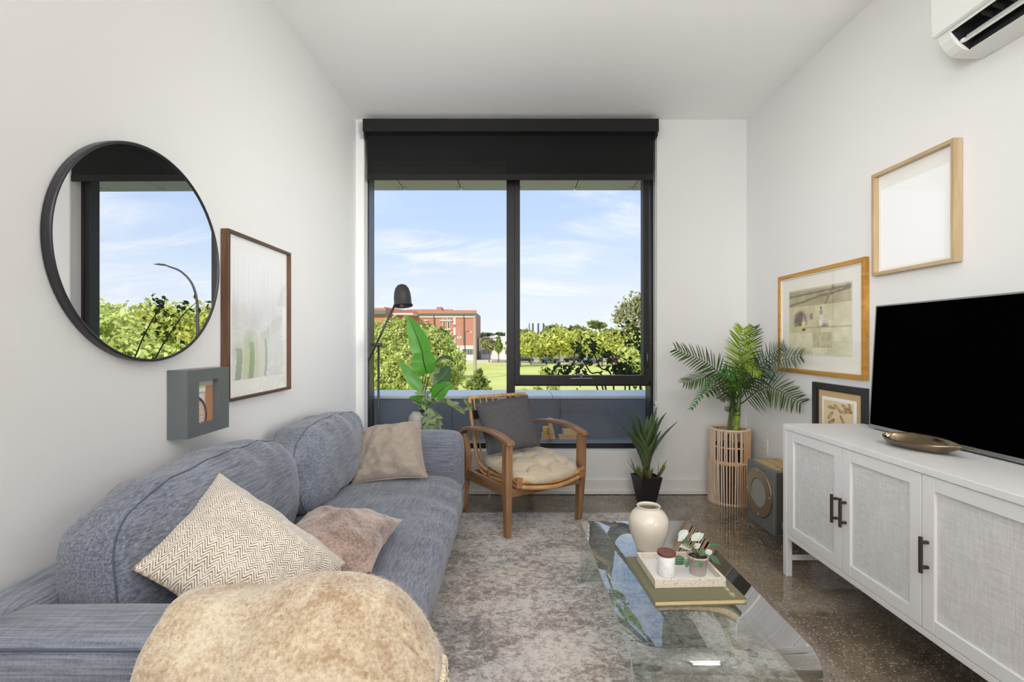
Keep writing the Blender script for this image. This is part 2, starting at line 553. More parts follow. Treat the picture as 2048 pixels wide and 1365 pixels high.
# ------------------------------------------------------------------ window
W1 = struct('window_1', (0, 3.88, 0.33))
FY0, FY1 = 3.82, 3.97
fr = MB()
fr.box((OX0, FY0, OZ0), (-1.150, FY1, OZ1))                       # left jamb
fr.box((1.114, FY0, OZ0), (OX1, FY1, OZ1))                        # right jamb
fr.box((-1.150, FY0, OZ0 + 0.006), (1.114, FY1, 0.378))                 # sill rail
fr.box((-1.150, FY0, 2.65), (1.114, FY1, OZ1))                    # head
obj('window_frame', fr, M_blackin, W1, bevel=0.003)
obj('mullion', MB().box((-0.044, FY0, 0.378), (0.024, FY1, 2.65)), M_black, W1, bevel=0.003)
obj('transom', MB().box((0.024, FY0 + 0.03, 0.835), (1.114, FY1, 0.870)), M_black, W1, bevel=0.002)
sash = MB()
SY0, SY1 = 3.812, 3.90
sash.box((0.020, SY0, 0.846), (0.064, SY1, 2.64)); sash.box((1.0555, SY0, 0.846), (1.100, SY1, 2.64))
sash.box((0.064, SY0, 0.846), (1.0555, SY1, 0.9226)); sash.box((0.064, SY0, 2.56), (1.0555, SY1, 2.64))
so = obj('sash', sash, M_black, W1, bevel=0.003)
hb = MB()
hp = P(1293, 718, SY0)
hb.tube(spl([(1.078, SY0 + 0.002, 1.12), (1.078, SY0 - 0.022, 1.105), (1.078, SY0 - 0.03, 1.06), (1.078, SY0 - 0.028, 1.02), (1.078, SY0 - 0.008, 0.985)], 5), 0.0065, 8)
obj('window_handle', hb, mat('dark_handle', C(70, 72, 75), 0.3, 0.8), so)
lb = MB()
lb.box((0.47, SY0 - 0.012, 0.898), (0.545, SY0 + 0.001, 0.903)); lb.box((0.565, SY0 - 0.012, 0.898), (0.645, SY0 + 0.001, 0.903))
lb.tube([(0.555, SY0 - 0.016, 0.905), (0.555, SY0, 0.912)], 0.009, 10)
obj('window_latch', lb, mat('latch_grey', C(150, 155, 165), 0.35, 0.6), so)
obj('pane', MB().box((0.064, 3.884, 0.9226), (1.0555, 3.890, 2.56)), M_pane, so)
obj('pane', MB().box((-1.150, 3.940, 0.378), (-0.044, 3.946, 2.65)), M_pane, W1)
obj('pane', MB().box((0.024, 3.940, 0.378), (1.114, 3.946, 0.835)), M_paneL, W1)

# roller blind
RB = thing('roller_blind', 'black fabric roller blind partly lowered over the top of the window', 'blind', (0, 3.68, 2.85))
obj('cassette', MB().box((-1.141, 3.625, 2.803), (1.122, 3.722, 2.900)), M_cass, RB, bevel=0.003)
obj('blind_fabric', MB().box((-1.1256, 3.699, 2.500), (1.098, 3.7005, 2.82)), M_blind, RB)
obj('hem_bar', MB().box((-1.1256, 3.692, 2.454), (1.098, 3.706, 2.502)), M_cass, RB, bevel=0.002)
ch = MB()
obj('end_bracket', MB().box((1.098, 3.64, 2.772), (1.118, 3.72, 2.803)), M_cass, RB)
obj('end_bracket', MB().box((-1.137, 3.64, 2.772), (-1.122, 3.72, 2.803)), M_cass, RB)
ck = thing('blind_chain', 'white bead chain loop hanging down the right window reveal', 'chain', (1.128, 3.71, 0.72))
ch = MB()
for s in (0, 0.012):
    ch.tube([(1.124, 3.706 + s, 0.74), (1.124, 3.706 + s, 2.79)], 0.0016, 5)
obj('chain', ch, M_trim, ck)
tn = MB(); tn.box((1.118, 3.702, 0.68), (1.130, 3.722, 0.735))
obj('chain_tensioner', tn, M_trim, ck, bevel=0.003)
tn = MB(); tn.tube([(1.112, 3.712, 0.705), (1.119, 3.712, 0.705)], 0.012, 14)
obj('tension_wheel', tn, M_chrome, ck)

# ------------------------------------------------------------------ outside: balcony
M_pan = mat('parapet_panel', C(122, 126, 134), 0.30, 0.0)
def f_cap(g, b, out):
    n = g.noise(g.coord('Object'), 3, 3)
    g.put(b.inputs['Base Color'], g.mix(n, C(222, 224, 226), C(240, 240, 240)))
M_cap = mat('parapet_cap', C(230, 230, 232), 0.35, 0.0, fn=f_cap)
M_sof = mat('soffit_panel', C(158, 152, 186), 0.4)
M_dk = mat('joint_dark', C(25, 25, 27), 0.9)
PZ, PZF, PY = 0.635, 0.20, 4.92
sobj('balcony_floor', MB().box((-4, 3.99, 0.0), (6, PY, PZF)), mat('balcony_floor', C(140, 146, 160), 0.5))
pp = struct('parapet', (0, PY + 0.25, PZF))
xs = [-4.0, -2.6, -1.42, -0.98, -0.80, 0.42, 1.62, 2.8, 4.0, 6.0]
for a, b in zip(xs[:-1], xs[1:]):
    obj('cap_panel', MB().box((a + 0.003, PY - 0.02, PZ - 0.03), (b - 0.003, PY + 0.56, PZ)), M_cap, pp, bevel=0.003)
px = [-4, -2.9, -1.75, -0.62, 0.50, 1.62, 2.75, 4.0, 6.0]
for a, b in zip(px[:-1], px[1:]):
    obj('wall_panel', MB().box((a + 0.002, PY, PZF), (b - 0.002, PY + 0.05, PZ - 0.03)), M_pan, pp)
obj('parapet_core', MB().box((-4, PY + 0.05, -3.8), (6, PY + 0.54, PZ - 0.03)), M_dk, pp)
sf = struct('soffit', (0, 4.4, 2.76))
for i in range(-4, 8):
    x0 = -0.523 + 0.583 * (i - 1)
    p = obj('panel', MB().box((x0 + 0.004, 3.98, 2.755), (x0 + 0.579, 4.90, 2.775)), M_sof, sf)
    sc_ = MB()
    for dx in (0.03, 0.553):
        sc_.tube([(x0 + dx, 4.80, 2.753), (x0 + dx, 4.80, 2.756)], 0.006, 8)
    obj('screw', sc_, M_dk, p)
obj('core', MB().box((-3.6, 3.98, 2.775), (4.4, 4.90, 6.5)), M_dk, sf)
sobj('upper_facade', MB().box((XL - 3, -4, ZC + 0.31), (XR + 3, 3.97, 6.5)), mat('facade', C(90, 92, 96), 0.7))
sobj('outer_wall_1', MB().box((XL - 3, 3.76, -3.8), (XL - WT - 0.005, 3.97, ZC + 0.3)), M_pan)
sobj('outer_wall_2', MB().box((XR + WT + 0.005, 3.76, -3.8), (XR + 3, 3.97, ZC + 0.3)), M_pan)

# pale cut boards stacked on the balcony floor behind the glass
M_paleboard = mat('pale_board', fn=wood(C(214, 186, 140), C(190, 152, 100), 0), rough=0.6)
M_ylw = mat('yellowish_board', fn=wood(C(222, 184, 88), C(200, 156, 64), 0), rough=0.6)
# base height so that their feet stand on the balcony floor
k = 0
for (pxa, pxb, ya, n, yl, where) in [(1084, 1105, 857, 4, 1, 'left'), (1118, 1158, 862, 4, 0, 'right')]:
    Yd = 4.22
    a = P(pxa, 886, Yd); b_ = P(pxb, 886, Yd); top = P(pxa, ya, Yd).z
    z0 = PZF; hh = (top - z0) / n
    nm = ['lowest', 'second lowest', 'second highest', 'topmost']
    for i in range(n):
        jit = (0.01, -0.012, 0.004, 0.02)[i]
        cut = 0.03 if (where == 'right' and i == 3) else 0
        t = obj('wooden_board', MB().box((a.x + jit * 0.6 + cut, Yd + jit, z0 + hh * i), (b_.x + jit * 0.4 - cut * .4, Yd + 0.11, z0 + hh * (i + 1) - 0.0015)),
                M_ylw if (yl and i == n - 1) else M_paleboard, bevel=0.003)
        col_ = 'yellow-painted' if (yl and i == n - 1) else 'pale'
        tag(t, f'{col_} wooden board outside behind the armchair, {nm[i]} of the {where} stack', 'board', 'boards stacked outside the window')
    # the post leaning between them
Yd = 4.17
q0, q1 = P(1112, 886, Yd), P(1100, 846, Yd); q0.z = PZF + 0.002
pm = MB(); pm.tube([q0, q0 + (q1 - q0) * 0.5, q1], [0.028, 0.024, 0.020], 6)
pm.lathe([(0.020, -0.006), (0.034, 0.008), (0.036, 0.026), (0.022, 0.040), (0.0, 0.043)], (q1.x, q1.y, q1.z), 8)
tag(obj('wooden_post', pm, M_paleboard, smooth=False), 'short pale wooden post with a knobbed head between the two board stacks outside', 'post')

# ------------------------------------------------------------------ outside: park
GZ = -3.8
def f_lawn(g, b, out):
    co = g.coord('Object')
    n = g.noise(co, 0.12, 4); n2 = g.noise(co, 6, 3)
    f = g.math('ADD', g.math('MULTIPLY', n, 0.7), g.math('MULTIPLY', n2, 0.3))
    g.put(b.inputs['Base Color'], g.mix(g.smooth(f, 0.3, 0.7), C(194, 196, 92), C(220, 220, 132)))
M_lawn = mat('lawn', rough=0.9, fn=f_lawn)
sobj('ground', MB().box((-260, 5.5, GZ - 1), (260, 420, GZ - 0.02)), mat('far_ground', C(150, 150, 110), 0.9))
sobj('lawn', MB().box((-70, 5.5, GZ - 0.2), (80, 112, GZ)), M_lawn)
M_pave = mat('pale_paving', C(214, 200, 186), 0.9)
sobj('path', MB().box((-70, 112, GZ - 0.2), (-5, 126, GZ + 0.02)), M_pave)
sobj('road', MB().box((-5, 108, GZ - 0.2), (80, 126, GZ + 0.02)), mat('road', C(186, 166, 150), 0.9))

def brickmat(c1, c2, mortar, sx=4.2):
    def fn(g, b, out):
        br = g.add('ShaderNodeTexBrick'); br.inputs['Scale'].default_value = sx
        g.nt.links.new(g.coord('Object', (1, 1, 1), (R(90), 0, 0)), br.inputs[0])
        br.inputs['Color1'].default_value = c1; br.inputs['Color2'].default_value = c2; br.inputs['Mortar'].default_value = mortar
        n = g.noise(g.coord('Object'), 0.4, 3)
        g.put(b.inputs['Base Color'], g.mix(g.math('MULTIPLY', n, 0.4), br.outputs[0], c2))
    return fn
M_brick = mat('red_brick', rough=0.9, fn=brickmat(C(192, 134, 110), C(180, 120, 98), C(194, 144, 124)))
M_stone = mat('pale_stone', C(226, 214, 200), 0.8)
M_dglass = mat('dark_glazing', C(84, 92, 100), 0.15)
M_lglass = mat('bright_glazing', C(196, 206, 214), 0.2)
M_green = mat('green_metal', C(96, 112, 104), 0.6)
M_wbuild = mat('white_render', C(216, 214, 210), 0.8)
M_grey = mat('grey_metal', C(120, 118, 114), 0.6)

BY = 124.0
def bx(px_): return (px_ - 1024) / FPX * BY
def bz(py_): return CAMZ - (py_ - 683) / FPX * BY
bld = thing('brick_building', 'large red brick building with pale stone bands across the park', 'building', (bx(900), BY, GZ))
obj('wall', MB().box((bx(834), BY, GZ), (bx(952), BY + 18, bz(626))), M_brick, bld)
lw = MB(); lw.hexa([(bx(834), BY, GZ), (bx(834), BY + 14, GZ), (bx(740), BY + 14, GZ), (bx(780), BY - 6, GZ),
                    (bx(834), BY, bz(624)), (bx(834), BY + 14, bz(624)), (bx(740), BY + 14, bz(618)), (bx(780), BY - 6, bz(618))])
obj('wall', lw, M_brick, bld)
fw = MB().box((bx(700), BY - 10, GZ), (bx(792), BY + 6, bz(622)))
obj('wing', fw, M_brick, bld)
obj('parapet', MB().box((bx(835), BY - 0.25, bz(628)), (bx(953), BY + 0.4, bz(621.5))), M_brick, bld)
obj('gutter', MB().box((bx(834), BY - 0.7, bz(631)), (bx(954), BY, bz(628.5))), M_green, bld)
obj('gutter', MB().box((bx(700), BY - 11, bz(634)), (bx(794), BY - 10, bz(627))), M_green, bld)
obj('stone_band', MB().box((bx(838), BY - 0.25, bz(636)), (bx(952.5), BY, bz(631.5))), M_stone, bld)
obj('stone_band', MB().box((bx(790), BY - 6.6, bz(633)), (bx(836), BY - 0.1, bz(630))), M_stone, bld)
obj('chimney', MB().box((bx(866), BY + 6, bz(622)), (bx(876), BY + 9, bz(611.5))), M_brick, bld)
obj('roof_block', MB().box((bx(800), BY + 8, bz(624)), (bx(896), BY + 16, bz(615.5))), M_brick, bld)
obj('ground_floor', MB().box((bx(896), BY - 0.5, GZ), (bx(953), BY, bz(692))), M_stone, bld)
for i, x0 in enumerate([925, 930, 935, 940, 945]):
    f_ = obj('shop_window', MB().box((bx(x0), BY - 0.6, bz(710)), (bx(x0 + 3.8), BY - 0.48, bz(699))), M_dglass, bld)
def win(x0, x1, y0, y1, m=None):
    f_ = obj('window', MB().box((bx(x0), BY - 0.12, bz(y1)), (bx(x1), BY + 0.05, bz(y0))), M_stone, bld)
    obj('pane', MB().box((bx(x0) + .15, BY - 0.18, bz(y1) + .15), (bx(x1) - .15, BY - 0.1, bz(y0) - .15)), m or M_dglass, f_)
for x0 in (885.5, 894.5):
    win(x0, x0 + 5.5, 634, 640); win(x0, x0 + 5.5, 643, 658.5)
    win(x0, x0 + 5.5, 668, 680)
for (y0, y1) in ((635, 649), (656.5, 670), (678, 688)):
    win(907, 911.5, y0, y1, M_lglass)
    obj('stone_sill', MB().box((bx(906.5), BY - 0.3, bz(y1 + 1.3)), (bx(912), BY, bz(y1))), M_stone, bld)
for (x0, x1, y) in ((880, 905, 642), (884, 903, 659.5), (894, 905, 666.5), (896, 905, 681.5), (849, 856, 641.5)):
    obj('stone_sill', MB().box((bx(x0), BY - 0.3, bz(y + 1.2)), (bx(x1), BY, bz(y - 0.6))), M_stone, bld)
win(838, 842, 636, 642)
for x_ in (868, 927.5):
    obj('downpipe', MB().tube([(bx(x_), BY - 0.35, bz(706 if x_ > 900 else 690)), (bx(x_), BY - 0.35, bz(630))], 0.13, 6), M_grey, bld)

wbd = thing('white_building', 'low white flat-roofed building beside the brick building', 'building', (bx(985), BY + 8, GZ))
obj('wall', MB().box((bx(954), BY + 6, GZ), (bx(1000), BY + 20, bz(676))), M_wbuild, wbd)
obj('roof', MB().box((bx(966), BY + 5.6, bz(676)), (bx(1024), BY + 21, bz(673))), M_wbuild, wbd)
obj('roof_unit', MB().box((bx(978), BY + 12, bz(674)), (bx(992), BY + 16, bz(670))), M_wbuild, wbd)
obj('wall', MB().box((bx(1000), BY + 4, GZ), (bx(1034), BY + 20, bz(674))), M_wbuild, wbd)
obj('tower', MB().box((bx(1009), BY + 14, bz(676)), (bx(1036), BY + 24, bz(648))), M_wbuild, wbd)
for x0 in (962, 966, 970, 974, 979):
    obj('window', MB().box((bx(x0), BY + 5.9, bz(711)), (bx(x0 + 2), BY + 6.05, bz(701))), M_dglass, wbd)
for y0 in (684, 703):
    obj('window', MB().box((bx(1010), BY + 3.9, bz(y0 + 7)), (bx(1013.5), BY + 4.05, bz(y0))), M_dglass, wbd)
obj('door', MB().box((bx(955), BY + 5.9, GZ), (bx(959), BY + 6.05, bz(704))), M_grey, wbd)

# distant stacks
M_stk = mat('dark_stack', C(88, 92, 100), 0.8)
where = ['first', 'second', 'third', 'fourth']
for i, x_ in enumerate((1058.5, 1065.7, 1076.5, 1087)):
    Yd = 300
    a = P(x_, 670, Yd); b_ = P(x_, 647.5, Yd); a.z = GZ
    sm_ = MB().tube([a, b_], [0.42, 0.30] if i == 0 else [0.65, 0.55], 8)
    tag(obj('smokestack', sm_, M_stk), f'thin dark smokestack above the treetops, {where[i]} of four counted from the mullion', 'chimney', 'smokestacks on the horizon')

# poles and lamps
M_pole = mat('weathered_pole', C(170, 156, 144), 0.9)
M_dpole = mat('dark_pole', C(70, 66, 66), 0.6)
a = P(950, 745, 62); a.z = GZ; b_ = P(949.5, 632, 62)
tag(obj('utility_pole', MB().tube([a, b_], [0.24, 0.19], 8), M_pole), 'thick pale wooden utility pole before the corner of the brick building', 'pole')
lp = thing('street_lamp', 'dark street lamp with a curved arm in front of the brick facade', 'street lamp', tuple(Vector((P(930, 722, 100).x, 100, GZ))))
b_ = P(930, 665, 100)
obj('pole', MB().tube([(b_.x, 100, GZ), (b_.x, 100, b_.z)], [0.16, 0.10], 6), M_dpole, lp)
obj('arm', MB().tube(spl([P(930, 668, 100), P(931.5, 664.5, 100), P(935, 663.5, 100), P(941, 664.5, 100)], 4), 0.07, 6), M_dpole, lp)
obj('lamp_head', MB().box(P(940, 666, 100) - Vector((0, .2, 0)), P(944, 663.8, 100) + Vector((0, .2, 0))), M_wbuild, lp, bevel=0.05)
lp = thing('light_mast', 'pale mast with two floodlights in front of the brick facade', 'street lamp', (P(918.5, 722, 95).x, 95, GZ))
b_ = P(918.5, 657, 95)
obj('pole', MB().tube([(b_.x, 95, GZ), (b_.x, 95, b_.z)], [0.15, 0.10], 6), M_pole, lp)
obj('floodlight', MB().tube([P(914.5, 674, 95), P(918, 678, 95)], [0.22, 0.08], 6), M_wbuild, lp)
obj('floodlight', MB().tube([P(922.5, 674, 95), P(919, 678, 95)], [0.22, 0.08], 6), M_wbuild, lp)
# the lamp seen only in the round mirror
lx, ly = 11.9, 21.0
lp = thing('street_lamp', 'grey swan-neck street lamp reflected in the round mirror', 'street lamp', (lx, ly, GZ))
pts = spl([(lx, ly, GZ), (lx, ly, 1.8), (lx + .02, ly, 2.9), (lx + .25, ly, 3.75), (lx + .75, ly, 4.3), (lx + 1.35, ly, 4.55)], 6)
obj('pole', MB().tube(pts, [0.07 - 0.035 * i / len(pts) for i in range(len(pts))], 8), M_dpole, lp)
obj('lamp_head', MB().tube([(lx + 1.3, ly, 4.55), (lx + 1.5, ly, 4.6), (lx + 1.75, ly, 4.63), (lx + 2.0, ly, 4.63)], [0.03, 0.075, 0.07, 0.01], 8, flat=0.6), M_dpole, lp)

# cars along the road
carpaint = {'black': C(36, 38, 44), 'silver': C(150, 160, 172), 'grey': C(90, 94, 100), 'red': C(120, 62, 54)}
def car(px_, col_, label, Yd=110):
    x = (px_ - 1024) / FPX * Yd
    t = thing('car', label, 'car', (x, Yd, GZ + 0.02))
    body = MB(); prof = [(-2.2, .35), (-2.2, .85), (-1.5, .95), (-0.9, 1.42), (0.7, 1.45), (1.4, .98), (2.2, .85), (2.25, .35)]
    body.prism(prof, -0.85, 0.85, 1)
    obj('body', body, mat('car_paint_' + col_, carpaint[col_], 0.25), t, local=True, bevel=0.06)
    obj('window', MB().prism([(-1.35, .98), (-0.85, 1.36), (0.6, 1.38), (1.2, .98)], -0.87, 0.87, 1), M_dglass, t, local=True)
    for sx in (-1.35, 1.35):
        for sy in (-0.87, 0.70):
            obj('wheel', MB().tube([(sx, sy, .32), (sx, sy + .17, .32)], 0.32, 12), M_dk, t, local=True)
car(1048, 'black', 'black car parked at the far lawn edge just right of the mullion')
car(1098, 'grey', 'grey car parked under the trees between the black and silver cars')
car(1183, 'silver', 'silver car parked under the trees behind the dark shrub', 110)
car(1146, 'black', 'black car parked next to the silver car under the trees', 112)
car(1236, 'red', 'dark red car parked right of the silver car', 111)
# ------------------------------------------------------------------ trees
def leafmat(name, c1, c2, trans=0.35):
    def fn(g, b, out):
        ge = g.add('ShaderNodeNewGeometry')
        col = g.mix(ge.outputs['Random Per Island'], c1, c2)
        d = g.add('ShaderNodeBsdfDiffuse'); t = g.add('ShaderNodeBsdfTranslucent')
        g.put(d.inputs[0], col); g.put(t.inputs[0], col)
        mx = g.add('ShaderNodeMixShader', i_0=trans, i_1=d.outputs[0], i_2=t.outputs[0])
        g.nt.links.new(mx.outputs[0], out.inputs[0])
    return mat(name, fn=fn)
ML_yel = leafmat('leaf_yellow_green', C(158, 166, 76), C(226, 228, 128))
ML_lime = leafmat('leaf_lime', C(164, 180, 92), C(236, 240, 160))
ML_mid = leafmat('leaf_mid_green', C(110, 124, 66), C(166, 178, 100))
ML_dark = leafmat('leaf_dark_green', C(56, 68, 46), C(104, 120, 74), 0.3)
ML_olive = leafmat('leaf_olive', C(132, 132, 92), C(190, 188, 136))
M_bark = mat('bark', C(96, 84, 72), 0.9)
M_twig = mat('twig', C(58, 52, 48), 0.9)

def leaves_obj(name, pts, nrm, size, m, parent, seed, asp=1.7):
    rng = np.random.default_rng(seed)
    n = len(pts)
    a = rng.normal(size=(n, 3)); 
    nn = nrm + rng.normal(size=(n, 3)) * 0.7
    nn /= np.linalg.norm(nn, axis=1)[:, None] + 1e-9
    u = np.cross(nn, a); u /= np.linalg.norm(u, axis=1)[:, None] + 1e-9
    v = np.cross(nn, u)
    s = (size * (0.6 + 0.8 * rng.random(n)))[:, None]
    q = np.stack([pts - u * s * 0.5 * asp, pts - v * s * 0.42 - u * s * .08, pts + u * s * 0.5 * asp, pts + v * s * 0.42 - u * s * .08], axis=1).reshape(-1, 3)
    off = np.array(ROOTLOC[parent.name])
    me = bpy.data.meshes.new(name)
    me.vertices.add(4 * n); me.vertices.foreach_set('co', (q - off).astype(np.float32).ravel())
    me.loops.add(4 * n); me.loops.foreach_set('vertex_index', np.arange(4 * n, dtype=np.int32))
    me.polygons.add(n); me.polygons.foreach_set('loop_start', np.arange(0, 4 * n, 4, dtype=np.int32))
    me.materials.append(m); me.update(calc_edges=True); me.validate()
    o = bpy.data.objects.new(name, me); COL.objects.link(o); o.parent = parent
    o['kind'] = 'stuff'
    return o

def blob_points(blobs, n, seed, shell=0.55):
    rng = np.random.default_rng(seed)
    vol = np.array([b[1] ** 2 * b[2] for b in blobs]); pr = vol / vol.sum()
    k = rng.choice(len(blobs), n, p=pr)
    d = rng.normal(size=(n, 3)); d /= np.linalg.norm(d, axis=1)[:, None]
    r = shell + (1 - shell) * rng.random(n) ** 0.7
    r *= 1 + 0.22 * np.sin(d[:, 0] * 9 + k) * np.cos(d[:, 2] * 8 + 2 * k) + 0.16 * np.sin(d[:, 1] * 19 + 3 * k) * np.sin(d[:, 2] * 21 + k)
    c = np.array([b[0] for b in blobs])[k]; rr = np.array([(b[1], b[1], b[2]) for b in blobs])[k]
    return c + d * r[:, None] * rr, d

def tree(name, label, cat, base, blobs, n, size, m, seed, trunk_r=0.12, group=None, shell=0.5, branches=True):
    t = thing(name, label, cat, base, group=group)
    pts, nr = blob_points(blobs, n, seed, shell)
    leaves_obj('crown', pts, nr, size, m, t, seed)
    if branches:
        tb = MB(); bs = Vector(base)
        cen = sum((Vector(b[0]) for b in blobs), Vector()) / len(blobs)
        fork = Vector((bs.x * .6 + cen.x * .4, bs.y * .6 + cen.y * .4, bs.z + (cen.z - bs.z) * 0.5))
        tb.tube([bs, (bs + fork) / 2 + Vector((0.03, 0, 0)), fork], [trunk_r, trunk_r * .8, trunk_r * .65], 6)
        for b in blobs:
            c = Vector(b[0]); tb.tube([fork, (fork + c) / 2 + Vector((0, 0, 0.15 * b[1])), c, c + Vector((0.3 * b[1], 0, .6 * b[2]))], [trunk_r * .55, trunk_r * .35, trunk_r * .2, trunk_r * .06], 5)
        obj('trunk', tb, M_bark, t)
    return t

def pb(px_, py_, rpx, Y, dy=0.0, fl=1.0):
    r = rpx / FPX * Y
    return (tuple(P(px_, py_, Y) + Vector((0, dy * r, 0))), r, r * fl)

def gb(px_, Y):     # ground point under a pixel column
    return ((px_ - 1024) / FPX * Y, Y, GZ)

tree('feathery_tree', 'large pale green feathery tree close outside the left window pane, before the brick wing', 'tree', gb(770, 26),
     [pb(760, 690, 42, 26), pb(795, 668, 34, 26, .5), pb(735, 720, 50, 26), pb(800, 730, 46, 26, -.4), pb(765, 775, 55, 26, -.5), pb(830, 775, 45, 26, -.3), pb(822, 690, 34, 26, .6), pb(690, 690, 40, 26), pb(775, 646, 12, 26), pb(812, 642, 10, 26), pb(835, 660, 13, 26), pb(752, 650, 10, 26), pb(848, 730, 15, 26)],
     34000, 0.105, ML_lime, 1, 0.16, 'honey locust trees left of the lawn')
tree('feathery_tree', 'feathery tree behind the big houseplant, its branch tips reaching over the lawn', 'tree', gb(880, 31),
     [pb(858, 688, 34, 31), pb(885, 700, 28, 31, .4), pb(850, 735, 45, 31), pb(895, 735, 32, 31, -.4), pb(910, 722, 20, 31), pb(880, 772, 38, 31), pb(905, 697, 10, 31), pb(922, 712, 11, 31), pb(926, 738, 9, 31), pb(875, 670, 11, 31), pb(918, 758, 14, 31)],
     20000, 0.115, ML_lime, 2, 0.15, 'honey locust trees left of the lawn')
tree('dark_tree', 'darker green tree tucked between the feathery trees and the brick facade', 'tree', gb(870, 60),
     [pb(880, 680, 24, 60), pb(850, 670, 22, 60), pb(898, 695, 12, 60)], 2600, 0.3, ML_mid, 3, 0.2)
tree('sapling', 'small young tree standing on the lawn in front of the wooden pole', 'tree', gb(955, 18),
     [pb(955, 757, 12, 18), pb(950, 776, 20, 18), pb(965, 790, 22, 18), pb(943, 800, 22, 18), pb(957, 746, 7, 18), pb(968, 768, 10, 18)], 1500, 0.13, ML_mid, 4, 0.05)
tree('street_tree', 'round olive tree in front of the white building', 'tree', gb(978, 112),
     [pb(974, 688, 12, 112), pb(985, 692, 9, 112)], 900, 0.5, ML_olive, 5, 0.15)
tree('street_tree', 'narrow dark pointed tree in front of the white building', 'tree', gb(997, 110),
     [pb(997, 682, 4.5, 110, 0, 2), pb(997, 695, 7.5, 110, 0, 1.6)], 700, 0.45, ML_mid, 6, 0.15)
rng = random.Random(5)
row = [(1040, 690, 24), (1062, 684, 22), (1092, 690, 26), (1118, 676, 24), (1148, 686, 27), (1176, 682, 24), (1204, 688, 26), (1232, 684, 25), (1262, 690, 28), (1296, 686, 28), (1330, 688, 28)]
for i, (x_, y_, r_) in enumerate(row):
    Y = 92 + 9 * ((i * 7) % 3)
    dd = ['first', 'second', 'third', 'fourth', 'fifth', 'sixth', 'seventh', 'eighth', 'ninth', 'tenth', 'eleventh'][i]
    tree('park_tree', f'bright yellow-green tree in the row beyond the lawn, {dd} counted from the mullion', 'tree', gb(x_, Y),
         [pb(x_, y_, r_ * .75, Y), pb(x_ - r_ * .5, y_ + 10, r_ * .65, Y), pb(x_ + r_ * .5, y_ + 8, r_ * .65, Y, -.3), pb(x_ + 2, y_ - r_ * .45, r_ * .5, Y)],
         2300, 0.55, ML_yel, 20 + i, 0.2, 'trees in a row beyond the lawn')
for i, (x_, y_, r_) in enumerate([(1050, 672, 18), (1110, 664, 20), (1150, 666, 22), (1220, 672, 22), (1270, 668, 20)]):
    dd = ['above the first', 'above the third', 'above the fifth', 'above the eighth', 'above the ninth'][i]
    tree('far_tree', f'deeper green tree rising behind the park row, {dd} tree', 'tree', gb(x_, 165),
         [pb(x_, y_, r_ * .8, 165, 0, .8), pb(x_ - r_ * .7, y_ + 6, r_ * .7, 165), pb(x_ + r_ * .7, y_ + 5, r_ * .7, 165)],
         1500, 0.85, ML_mid, 50 + i, 0.3, 'trees behind the park row')
tree('far_tree', 'flat-topped dark tree standing above the park row', 'tree', gb(1195, 135),
     [pb(1190, 650, 12, 135, 0, .5), pb(1202, 652, 9, 135, 0, .5)], 700, 0.8, ML_mid, 60, 0.3)
for i, x_ in enumerate((955, 975, 1000, 1018)):
    tree('horizon_tree', f'low dark tree crown on the horizon behind the white building, {["first", "second", "third", "fourth"][i]} from the brick building', 'tree', gb(x_, 190),
         [pb(x_, 674, 12, 190, 0, .5)], 500, 1.1, ML_dark, 65 + i, 0.3, 'trees on the horizon')
tree('tall_tree', 'tall sparse olive tree at the right window edge, its bare limbs showing', 'tree', gb(1330, 30),
     [pb(1246, 625, 20, 30), pb(1272, 612, 24, 30, .4), pb(1262, 648, 22, 30), pb(1295, 625, 30, 30), pb(1234, 640, 13, 30), pb(1290, 600, 20, 30), pb(1310, 670, 40, 30)],
     2100, 0.19, ML_olive, 70, 0.16, shell=0.3)
tree('leafy_tree', 'fresh green leafy tree low at the right window edge behind the dark twigs', 'tree', gb(1310, 19),
     [pb(1262, 715, 24, 19), pb(1282, 690, 22, 19), pb(1290, 735, 30, 19), pb(1245, 740, 16, 19), pb(1320, 720, 36, 19)], 3200, 0.13, ML_lime, 71, 0.08)
tree('leafy_tree', 'leafy green tree outside right of the window, reflected low in the round mirror', 'tree', (11.6, 15.5, GZ),
     [((11.2, 15.5, 1.0), 1.4, 1.3), ((10.2, 15.2, 0.2), 1.3, 1.2), ((12.0, 16, 2.0), 0.8, 0.6), ((9.2, 16.2, 0.1), 1.2, 1.1), ((8.0, 16.0, -.2), 1.2, 1.2), ((12.6, 15.2, .3), 1.5, 1.6)],
     9000, 0.14, ML_lime, 72, 0.1)
tree('leafy_tree', 'yellow-green tree outside right of the window, reflected at the right of the round mirror', 'tree', (13.5, 23.5, GZ),
     [((12.3, 24, 1.8), 1.8, 1.4), ((14.3, 24, 1.6), 1.8, 1.4), ((16.5, 24.5, 1.8), 2.0, 1.5), ((18.5, 24.5, 1.4), 2.0, 1.5)], 6000, 0.2, ML_yel, 73, 0.1)
tree('bush', 'small yellow-green bush on the lawn below the middle of the right pane', 'bush', gb(1094, 34),
     [pb(1092, 750, 14, 34), pb(1110, 760, 16, 34)], 700, 0.16, ML_yel, 74, 0.05)
tree('bush', 'low yellow-green shrub just beyond the parapet under the window transom', 'bush', gb(1080, 13),
     [pb(1075, 788, 14, 13), pb(1105, 786, 14, 13), pb(1050, 792, 12, 13)], 1400, 0.06, ML_yel, 75, 0.03)

